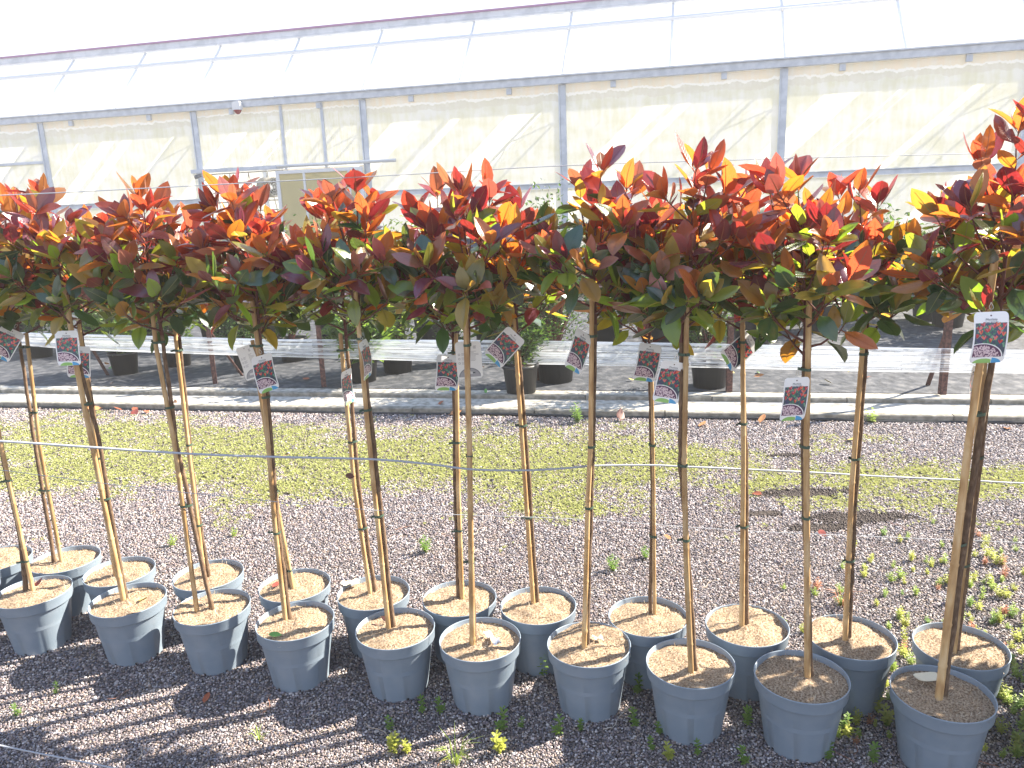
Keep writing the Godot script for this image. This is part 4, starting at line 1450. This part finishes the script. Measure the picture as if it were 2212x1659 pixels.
# ------------------------------------------------------------------ shrubs behind
func make_shrubs() -> void:
	rng.seed = 31
	var leaf_a := begin()
	for s in [1, -1]:
		tri(leaf_a, Vector3(0, 0, 0), Vector3(0.22 * s, 0.4, 0.08), Vector3(0, 0.5, 0))
		tri(leaf_a, Vector3(0.22 * s, 0.4, 0.08), Vector3(0, 1.0, -0.08), Vector3(0, 0.5, 0))
	var lm := done(leaf_a)
	# px, py of the pot's foot, height, radius, leaf size, tone, pot radius, label
	var S := [
		[272, 806, 0.95, 0.3, 0.055, 1, 0.15, "leafy shrub in a black pot behind the film, left of the spread cane pair"],
		[388, 789, 1.3, 0.33, 0.045, 1, 0.15, "light green shrub in a black pot behind the third front tree"],
		[90, 770, 1.15, 0.3, 0.05, 0, 0.15, "dark shrub in a pot behind the leftmost crowns"],
		[535, 800, 1.15, 0.33, 0.05, 0, 0.14, "shrub in a black pot right of the braced left post"],
		[636, 778, 1.5, 0.36, 0.045, 1, 0.16, "bright green shrub between the fourth and fifth front crowns"],
		[786, 822, 0.72, 0.3, 0.1, 1, 0.15, "broad-leaved plant in a black pot just behind the film"],
		[860, 802, 1.45, 0.4, 0.05, 2, 0.17, "pale yellow-green bush left of the middle tree"],
		[985, 785, 1.4, 0.36, 0.045, 0, 0.16, "green shrub behind the middle tree's crown"],
		[1126, 846, 1.05, 0.26, 0.045, 0, 0.16, "dark shrub in a square-looking black tub beside the middle post"],
		[1201, 822, 1.72, 0.42, 0.035, 0, 0.19, "tall dark glossy holly in a black pot near the middle"],
		[1310, 745, 1.5, 0.4, 0.05, 0, 0.2, "dark shrub in a black pot behind the tall upright tree"],
		[1420, 750, 1.5, 0.45, 0.05, 1, 0.2, "green shrub behind the thin-stemmed tree"],
		[1532, 834, 1.6, 0.36, 0.04, 0, 0.17, "dark upright shrub in a black pot beside a brown post"],
		[1625, 747, 1.0, 0.36, 0.04, 2, 0.22, "low shrub with pale tips standing in a flat saucer"],
		[1770, 712, 1.3, 0.5, 0.06, 0, 0.22, "dark shrub far back behind the front right tree"],
		[2003, 690, 1.1, 0.45, 0.06, 0, 0.2, "dark shrub far back, left one of the black pots at right"],
		[2046, 704, 1.0, 0.4, 0.06, 0, 0.2, "dark shrub far back, front one of the black pots at right"],
		[2170, 720, 1.3, 0.45, 0.06, 0, 0.2, "dark shrub behind the tallest right tree"],
		[40, 745, 1.5, 0.5, 0.055, 0, 0.2, "dark shrub behind the leftmost crowns, second row from the film"],
		[215, 740, 1.45, 0.5, 0.055, 1, 0.2, "green shrub behind the second front crown, far from the film"],
		[330, 745, 1.4, 0.5, 0.055, 0, 0.2, "dark shrub behind the gap between second and third crowns"],
		[470, 742, 1.5, 0.5, 0.055, 1, 0.2, "green shrub below the greenhouse doorway's left post"],
		[590, 735, 1.5, 0.5, 0.055, 0, 0.2, "dark shrub below the doorway with the fan"],
		[720, 740, 1.5, 0.55, 0.055, 1, 0.2, "green shrub below the sliding door"],
		[845, 745, 1.45, 0.5, 0.055, 0, 0.2, "dark shrub behind the pale yellow-green bush"],
		[930, 735, 1.6, 0.5, 0.055, 2, 0.2, "pale bush behind the middle tree, right of the sliding door"],
		[1060, 740, 1.5, 0.5, 0.055, 0, 0.2, "dark shrub left of the middle brown post, far row"],
		[1180, 742, 1.7, 0.5, 0.055, 0, 0.2, "dark shrub right behind the tall glossy holly"],
		[1500, 740, 1.5, 0.55, 0.055, 0, 0.2, "dark shrub behind the bowed-stem tree's crown"],
		[1690, 700, 1.5, 0.55, 0.06, 0, 0.2, "dark shrub farther back than the saucer shrub"],
		[1900, 672, 1.4, 0.55, 0.07, 0, 0.2, "dark shrub farthest back near the greenhouse foot at right"],
	]
	var potm := begin()
	lathe(potm, [Vector2(0.001, 0.0), Vector2(0.78, 0.0), Vector2(0.93, 1.35), Vector2(1.0, 1.36), Vector2(1.0, 1.55), Vector2(0.94, 1.55), Vector2(0.9, 1.38)], 28)
	var pm := done(potm)
	var soil := CylinderMesh.new()
	soil.top_radius = 0.92; soil.bottom_radius = 0.9; soil.height = 0.04; soil.radial_segments = 24
	for s in S:
		var b := on_level(s[0], s[1], 0.079)
		var o := thing("potted_shrub", s[7], "shrub", b, rr(0, TAU), "green shrubs in black pots behind the film")
		var pr: float = s[6]
		put("pot", pm, M.black_pot, o, Transform3D(Basis.IDENTITY.scaled(Vector3.ONE * pr), Vector3.ZERO))
		put("soil", soil, M.soil_dark, o, Transform3D(Basis.IDENTITY.scaled(Vector3.ONE * pr), Vector3(0, pr * 1.38, 0)))
		var H: float = s[2]
		var R: float = s[3] * 1.12
		var y0 := pr * 1.4
		var st := begin()
		var xfs := []
		var nb := 42
		for k in nb:
			var an := k * 2.4 + rr(-0.2, 0.2)
			var f := rng.randf()
			var e := Vector3(cos(an) * R * sqrt(f) * rr(0.6, 1.1), y0 + (H - y0) * (1.0 - 0.55 * f) * rr(0.55, 1.05), sin(an) * R * sqrt(f) * rr(0.6, 1.1))
			var pts := []
			for i in 6: pts.append(bez(Vector3(rr(-0.02, 0.02), y0 - 0.02, rr(-0.02, 0.02)), Vector3(e.x * 0.3, lerpf(y0, e.y, 0.6), e.z * 0.3), e, i / 5.0))
			shoot(st, pts, 0.007)
			for i in 62:
				var u := pow(rng.randf(), 0.7)
				var p := along(pts, 0.15 + 0.85 * u) + Vector3(rr(-1, 1), rr(-1, 1), rr(-1, 1)) * R * 0.28
				var dir := (Vector3(p.x, 0, p.z).normalized() * 0.6 + Vector3(rr(-1, 1), rr(-0.3, 1.0), rr(-1, 1))).normalized()
				var x := dir.cross(Vector3(rr(-1, 1), 1, rr(-1, 1))).normalized()
				var sz: float = s[4] * rr(0.8, 1.5)
				xfs.append(Transform3D(Basis(x * sz, dir * sz, x.cross(dir) * sz), p))
		obj("stems", st, M.twig, o)
		multi("foliage", lm, M.shrub[s[5]], xfs, [], o)
	# white blossom tips on the saucer shrub are left as pale leaves

# ------------------------------------------------------------------ weeds and litter
func weed_mesh(seed_: int, sprigs: int, pairs: int, wide: float) -> Array:
	rng.seed = seed_
	var stem := begin()
	var lf := begin()
	for k in sprigs:
		var lean := Vector3(rr(-1, 1), 0, rr(-1, 1)) * (0.12 if k == 0 else 0.42)
		var hgt := 1.0 if k == 0 else rr(0.45, 0.85)
		var root := Vector3(rr(-0.06, 0.06), 0, rr(-0.06, 0.06)) if k else Vector3.ZERO
		var pts := [root, root + lean * 0.4 + Vector3(0, hgt * 0.5, 0), root + lean + Vector3(0, hgt, 0)]
		tube(stem, pts, [0.018, 0.015, 0.008], 5)
		for i in pairs:
			var u := 0.12 + 0.88 * (i + 1) / float(pairs)
			var o := bez(pts[0], pts[1], pts[2], u)
			var L := (0.16 + 0.16 * sin(PI * minf(1.0, u * 0.9))) * rr(0.75, 1.25) * (1.0 if k == 0 else 0.85)
			for s in 3:
				var an := i * 1.2 + s * TAU / 3 + rr(-0.35, 0.35)
				var d := Vector3(cos(an), rr(-0.1, 0.35) + 0.5 * u * u, sin(an)).normalized()
				var w := d.cross(Vector3.UP).normalized() * L * wide
				var mid := o + d * L * 0.5 + Vector3(0, 0.02, 0)
				var tip := o + d * L + Vector3(0, -0.035, 0)
				tri(lf, o, o + d * L * 0.35 + w * 0.8, mid)
				tri(lf, o, mid, o + d * L * 0.35 - w * 0.8)
				tri(lf, o + d * L * 0.35 + w * 0.8, o + d * L * 0.7 + w * 0.8, mid)
				tri(lf, mid, o + d * L * 0.7 - w * 0.8, o + d * L * 0.35 - w * 0.8)
				tri(lf, mid, o + d * L * 0.7 + w * 0.8, tip)
				tri(lf, mid, tip, o + d * L * 0.7 - w * 0.8)
	return [done(stem), done(lf)]

func make_weeds() -> void:
	var V := [weed_mesh(1, 3, 6, 0.3), weed_mesh(2, 2, 7, 0.26), weed_mesh(3, 4, 4, 0.36), weed_mesh(4, 5, 6, 0.2)]
	rng.seed = 91
	var spots := [
		[853, 1629, 0.075, 0, "bright weed with a small side sprig at the bottom edge left of the middle"], [878, 1630, 0.05, 0, "small bright sprig touching the taller weed at its left"],
		[913, 1538, 0.06, 1, "shaded weed in front of the pot with brown curled leaves"], [949, 1541, 0.06, 1, "shaded weed in the gap left of the white-scrap pot"], [888, 1508, 0.035, 1, "tiny sprig touching the foot of the pot with brown leaves"],
		[840, 1579, 0.055, 1, "dull reddish-green weed with two long leaves in the shade"], [1088, 1579, 0.08, 1, "tall shaded weed before the white-scrap pot"], [1077, 1630, 0.075, 0, "bright lit weed at the bottom below the white-scrap pot"],
		[1128, 1573, 0.04, 1, "small dark sprig right of the tall shaded weed"], [1173, 1462, 0.09, 1, "leafy weed standing between two middle pots"], [1209, 1589, 0.07, 1, "upright weed left of the tall middle tree's pot front"],
		[1254, 1580, 0.045, 1, "small weed touching the foot of the tall middle tree's pot"], [1368, 1568, 0.065, 1, "spreading weed right of the tall middle tree's pot"], [1380, 1498, 0.07, 1, "weed in the gap behind the bowed-stem tree's pot"],
		[1421, 1586, 0.045, 1, "sprig touching the left foot of the bowed-stem tree's pot"], [1406, 1619, 0.045, 1, "low weed below the left foot of the bowed-stem tree's pot"], [1443, 1644, 0.06, 0, "weed with a bright yellow tip at the bottom edge"],
		[1507, 1630, 0.05, 1, "dark weed in front of the bowed-stem tree's pot"], [1613, 1568, 0.07, 1, "weed between the two largest front right pots"], [1603, 1650, 0.06, 1, "weed at the bottom edge left of the shadow-striped pot"],
		[1719, 1629, 0.07, 1, "weed against the foot of the shadow-striped pot"], [1792, 1640, 0.06, 1, "spreading weed right of the shadow-striped pot's foot"], [1886, 1650, 0.07, 1, "weed at the bottom left of the rightmost front pot"],
		[1828, 1579, 0.06, 1, "weed in the shade right of the shadow-striped pot"], [1893, 1538, 0.075, 0, "yellowish weed between the shadow-striped pot and its neighbour"], [1913, 1568, 0.07, 0, "yellow-green weed just left of the rightmost front pot"],
		[124, 1498, 0.045, 1, "small weed on the sunlit gravel stripe at left"], [35, 1548, 0.05, 1, "weed at the left edge on the sunlit gravel"],
		[921, 1195, 0.085, 3, "pale feathery weed standing alone on the gravel behind the pots"], [1325, 1235, 0.075, 3, "pale weed beside a light stone behind the thin-stemmed tree"], [1395, 1208, 0.06, 3, "pale weed right behind the thin stem on the gravel"],
		[1249, 915, 0.15, 3, "feathery weed growing at the foot of the front kerb"], [1885, 915, 0.11, 2, "broad-leaved weed at the kerb behind the leaning back tree"], [372, 1180, 0.06, 2, "thin yellow weed on the gravel behind the third pot"], [505, 1160, 0.05, 2, "flat green weed on the gravel left of the dark stem"],
	]
	for s in spots:
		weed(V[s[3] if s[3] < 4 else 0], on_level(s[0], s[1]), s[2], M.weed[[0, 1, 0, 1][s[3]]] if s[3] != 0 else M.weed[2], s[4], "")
	var n := 0
	for i in 4000:
		if n >= 290: break
		var px := rr(1640, 2290)
		var py := rr(1120, 1640)
		var dens := clampf((px - 1620.0) / 480.0, 0.0, 1.0) * clampf((py - 1110.0) / 130.0, 0.0, 1.0)
		if rng.randf() > dens: continue
		var p := on_level(px, py)
		var bad := false
		for q in pots_at:
			if Vector2(p.x - q.x, p.z - q.y).length() < 0.115: bad = true
		if bad or soil_here(p) > 0.35: continue
		n += 1
		weed(V[rng.randi() % 4], p, rr(0.024, 0.056), M.weed[[0, 0, 2, 2, 2, 1, 0, 2, 0, 2, 2, 0, 2, 0, 2, 0, 3][rng.randi() % 17]], "low yellow-green weed sprig in the weedy gravel at the right", "weed sprigs covering the gravel at the right")
	# a tuft of grass at the bottom edge and two small ones
	for g in [[985, 1652, 0.11, 26, "tuft of bright grass blades at the bottom edge"], [561, 1599, 0.06, 9, "small grass seedling on the sunlit gravel"], [1820, 1310, 0.12, 30, "reddish dry grass tuft among the weeds behind the leaning back pot"]]:
		var st := begin()
		for i in g[3]:
			var a := rr(0, TAU)
			var d := Vector3(cos(a), 0, sin(a))
			var L: float = g[2] * rr(0.5, 1.1)
			var w := d.cross(Vector3.UP) * 0.0016
			var o := d * rr(0, 0.012)
			var m1 := o + d * L * 0.25 + Vector3(0, L * 0.6, 0)
			var m2 := o + d * L * rr(0.6, 0.9) + Vector3(0, L * rr(0.5, 0.8), 0)
			quad(st, o - w, m1 - w, m1 + w, o + w)
			tri(st, m1 - w, m2, m1 + w)
		var t := obj("grass_tuft", st, M.weed[3] if g[0] == 1820 else M.weed[0], self)
		t.position = on_level(g[0], g[1])
		tag(t, g[4], "grass")

var pots_at := []
func weed(v: Array, at: Vector3, h: float, m: Material, label: String, group: String) -> void:
	var o := thing("weed", label, "weed", at, rr(0, TAU), group)
	o.scale = Vector3.ONE * h
	put("stem", v[0], M.weed[1], o)
	put("foliage", v[1], m, o)

func make_litter() -> void:
	rng.seed = 55
	var F := [
		[440, 1523, 0.0, 0.055, 0, "orange-brown fallen leaf on the shaded gravel before the third pots"], [70, 1270, 0.225, 0.05, 1, "dark red leaf standing at the foot of the leftmost stem"], [302, 1303, 0.228, 0.06, 4, "curled yellow leaf lying on coir in the second front pot"],
		[577, 1374, 0.228, 0.05, 5, "pale green leaf on the front edge of a pot"], [588, 1272, 0.228, 0.055, 1, "rust-brown curled leaf in a back row pot left of the middle"], [818, 1352, 0.228, 0.04, 3, "dark brown curled leaf beside a front stem"], [840, 1345, 0.23, 0.035, 3, "small dark curled leaf touching the front stem with brown leaves"],
		[1648, 1072, 0.01, 0.07, 0, "pinkish dead leaf left of the dark soil heaps"], [1770, 1146, 0.01, 0.07, 1, "dark red dead leaf below the soil heaps"], [1452, 1167, 0.008, 0.05, 2, "tan dead leaf on the gravel behind the bowed stem"], [1640, 918, 0.008, 0.12, 2, "pale tan dead leaf near the kerb behind the straight back tree"],
		[1825, 955, 0.008, 0.12, 4, "pale yellow dead leaf on the moss left of the leaning cane"], [735, 835, 0.055, 0.06, 0, "small orange leaf on the path left of the middle"], [960, 868, 0.052, 0.09, 0, "orange leaf on the path left of the pale cane"], [1065, 892, 0.02, 0.09, 5, "green leaf leaning on the front kerb"],
		[970, 899, 0.01, 0.12, 2, "pale pink dead leaf lying at the foot of the kerb"], [1340, 913, 0.01, 0.14, 3, "large brown dead leaf near the kerb beside the feathery weed"], [2175, 930, 0.01, 0.1, 2, "tan dead leaf at the far right near the kerb"], [260, 1064, 0.01, 0.03, 3, "dead leaf on the moss beside the second stem"],
		[1510, 925, 0.01, 0.12, 2, "tan leaf below the kerb right of the thin stem"], [1050, 852, 0.076, 0.07, 5, "green leaf on the paving strip left of the middle post"],
	]
	for k in 14:
		F.append([rr(100, 420), rr(882, 890), 0.012, rr(0.08, 0.15), [0, 2, 0, 1][k % 4], "dead orange leaf in the drift along the kerb at left"])
	for k in 22:
		var px := rr(30, 2180)
		F.append([px, rr(770, 832), 0.082, rr(0.05, 0.11), [2, 4, 0, 5][k % 4], "small dead leaf lying on the dark fabric behind the kerbs"])
	for i in F.size():
		var f: Array = F[i]
		var p := on_level(f[0], f[1], f[2])
		var o := put("fallen_leaf", leaf_mesh[[2, 4, 3, 6, 0][i % 5]], null, self)
		o.set_surface_override_material(0, M.fallen[f[4]])
		o.set_surface_override_material(1, M.rib)
		var b := Basis(Vector3.UP, rr(0, TAU)) * Basis(Vector3.RIGHT, -PI / 2 + rr(-0.2, 0.3)) * Basis(Vector3.UP, rr(-0.5, 0.5))
		o.transform = Transform3D(b.scaled(Vector3.ONE * f[3]), p + Vector3(0, f[3] * 0.12, 0))
		tag(o, f[5], "leaf", "dead leaves drifted along the kerb" if "drift" in f[5] else ("dead leaves on the dark fabric" if "fabric" in f[5] else ""))
	# the dead leaf caught on the back cane
	var dl := put("hanging_leaf", leaf_mesh[6], null, self)
	dl.set_surface_override_material(0, M.fallen[3])
	dl.set_surface_override_material(1, M.rib)
	dl.transform = Transform3D(Basis(Vector3.BACK, 1.4).scaled(Vector3.ONE * 0.045), at_depth(768, 1030, 2.7))
	tag(dl, "dark dead leaf hanging from a cane halfway up, left of the middle", "leaf")
	# white scrap, cream scrap and the pale piece in the right pot
	var specs := [["plastic_scrap", 1064, 1383, 0.075, 0.022, "crumpled white plastic scrap on the coir beside the pale thick cane", "scrap", lin(0.8, 0.8, 0.82), 0.9], ["paper_scrap", 757, 1262, 0.075, 0.04, "cream paper scrap on the coir of a back row pot", "scrap", lin(0.7, 0.62, 0.45), 0.4], ["peeled_chip", 2002, 1467, 0.075, 0.045, "pale flat chip lying on the coir of the rightmost front pot", "chip", lin(0.7, 0.64, 0.48), 0.1], ["paper_scrap", 1292, 1382, 0.035, 0.025, "small pale scrap on the coir right of the tall middle stem", "scrap", lin(0.55, 0.48, 0.38), 0.5]]
	for s in specs:
		var p := on_level(s[1], s[2], 0.232)
		var st := begin()
		var g := []
		var nx := 10
		var ny := 5
		for i in nx + 1:
			for j in ny + 1:
				var u := (i / float(nx) - 0.5)
				var v := (j / float(ny) - 0.5)
				var wv: float = s[4] * (1.0 - 1.6 * u * u)
				g.append(Vector3(u * s[3], 0.007 + s[8] * 0.008 * sin(u * 11.0 + v * 3.0) + s[8] * 0.005 * sin(v * 9.0 + u * 17.0) + 0.012 * u * u, v * wv + s[8] * 0.014 * sin(u * 5.0)))
		for side in [0.0, 0.0012]:
			for i in nx:
				for j in ny:
					var q := [g[i * (ny + 1) + j], g[i * (ny + 1) + j + 1], g[(i + 1) * (ny + 1) + j + 1], g[(i + 1) * (ny + 1) + j]]
					for k in 4: q[k] += Vector3(0, side, 0)
					quad(st, q[0], q[1], q[2], q[3])
		var o := obj(s[0], st, mat(s[7], 0.6), self)
		o.position = p
		o.rotation.y = [-0.6, 0.5, 0.15, 0.4][specs.find(s)]
		tag(o, s[5], s[6])

# ------------------------------------------------------------------
func _ready() -> void:
	rng.seed = 7
	make_view()
	make_materials()
	make_ground()
	make_soil()
	make_gravel()
	make_greenhouse()
	make_film()
	make_shrubs()
	make_trees()
	for c in get_children():
		if c.name.begins_with("potted_photinia"): pots_at.append(Vector2(c.position.x, c.position.z))
	make_tags()
	make_wires()
	make_weeds()
	make_litter()
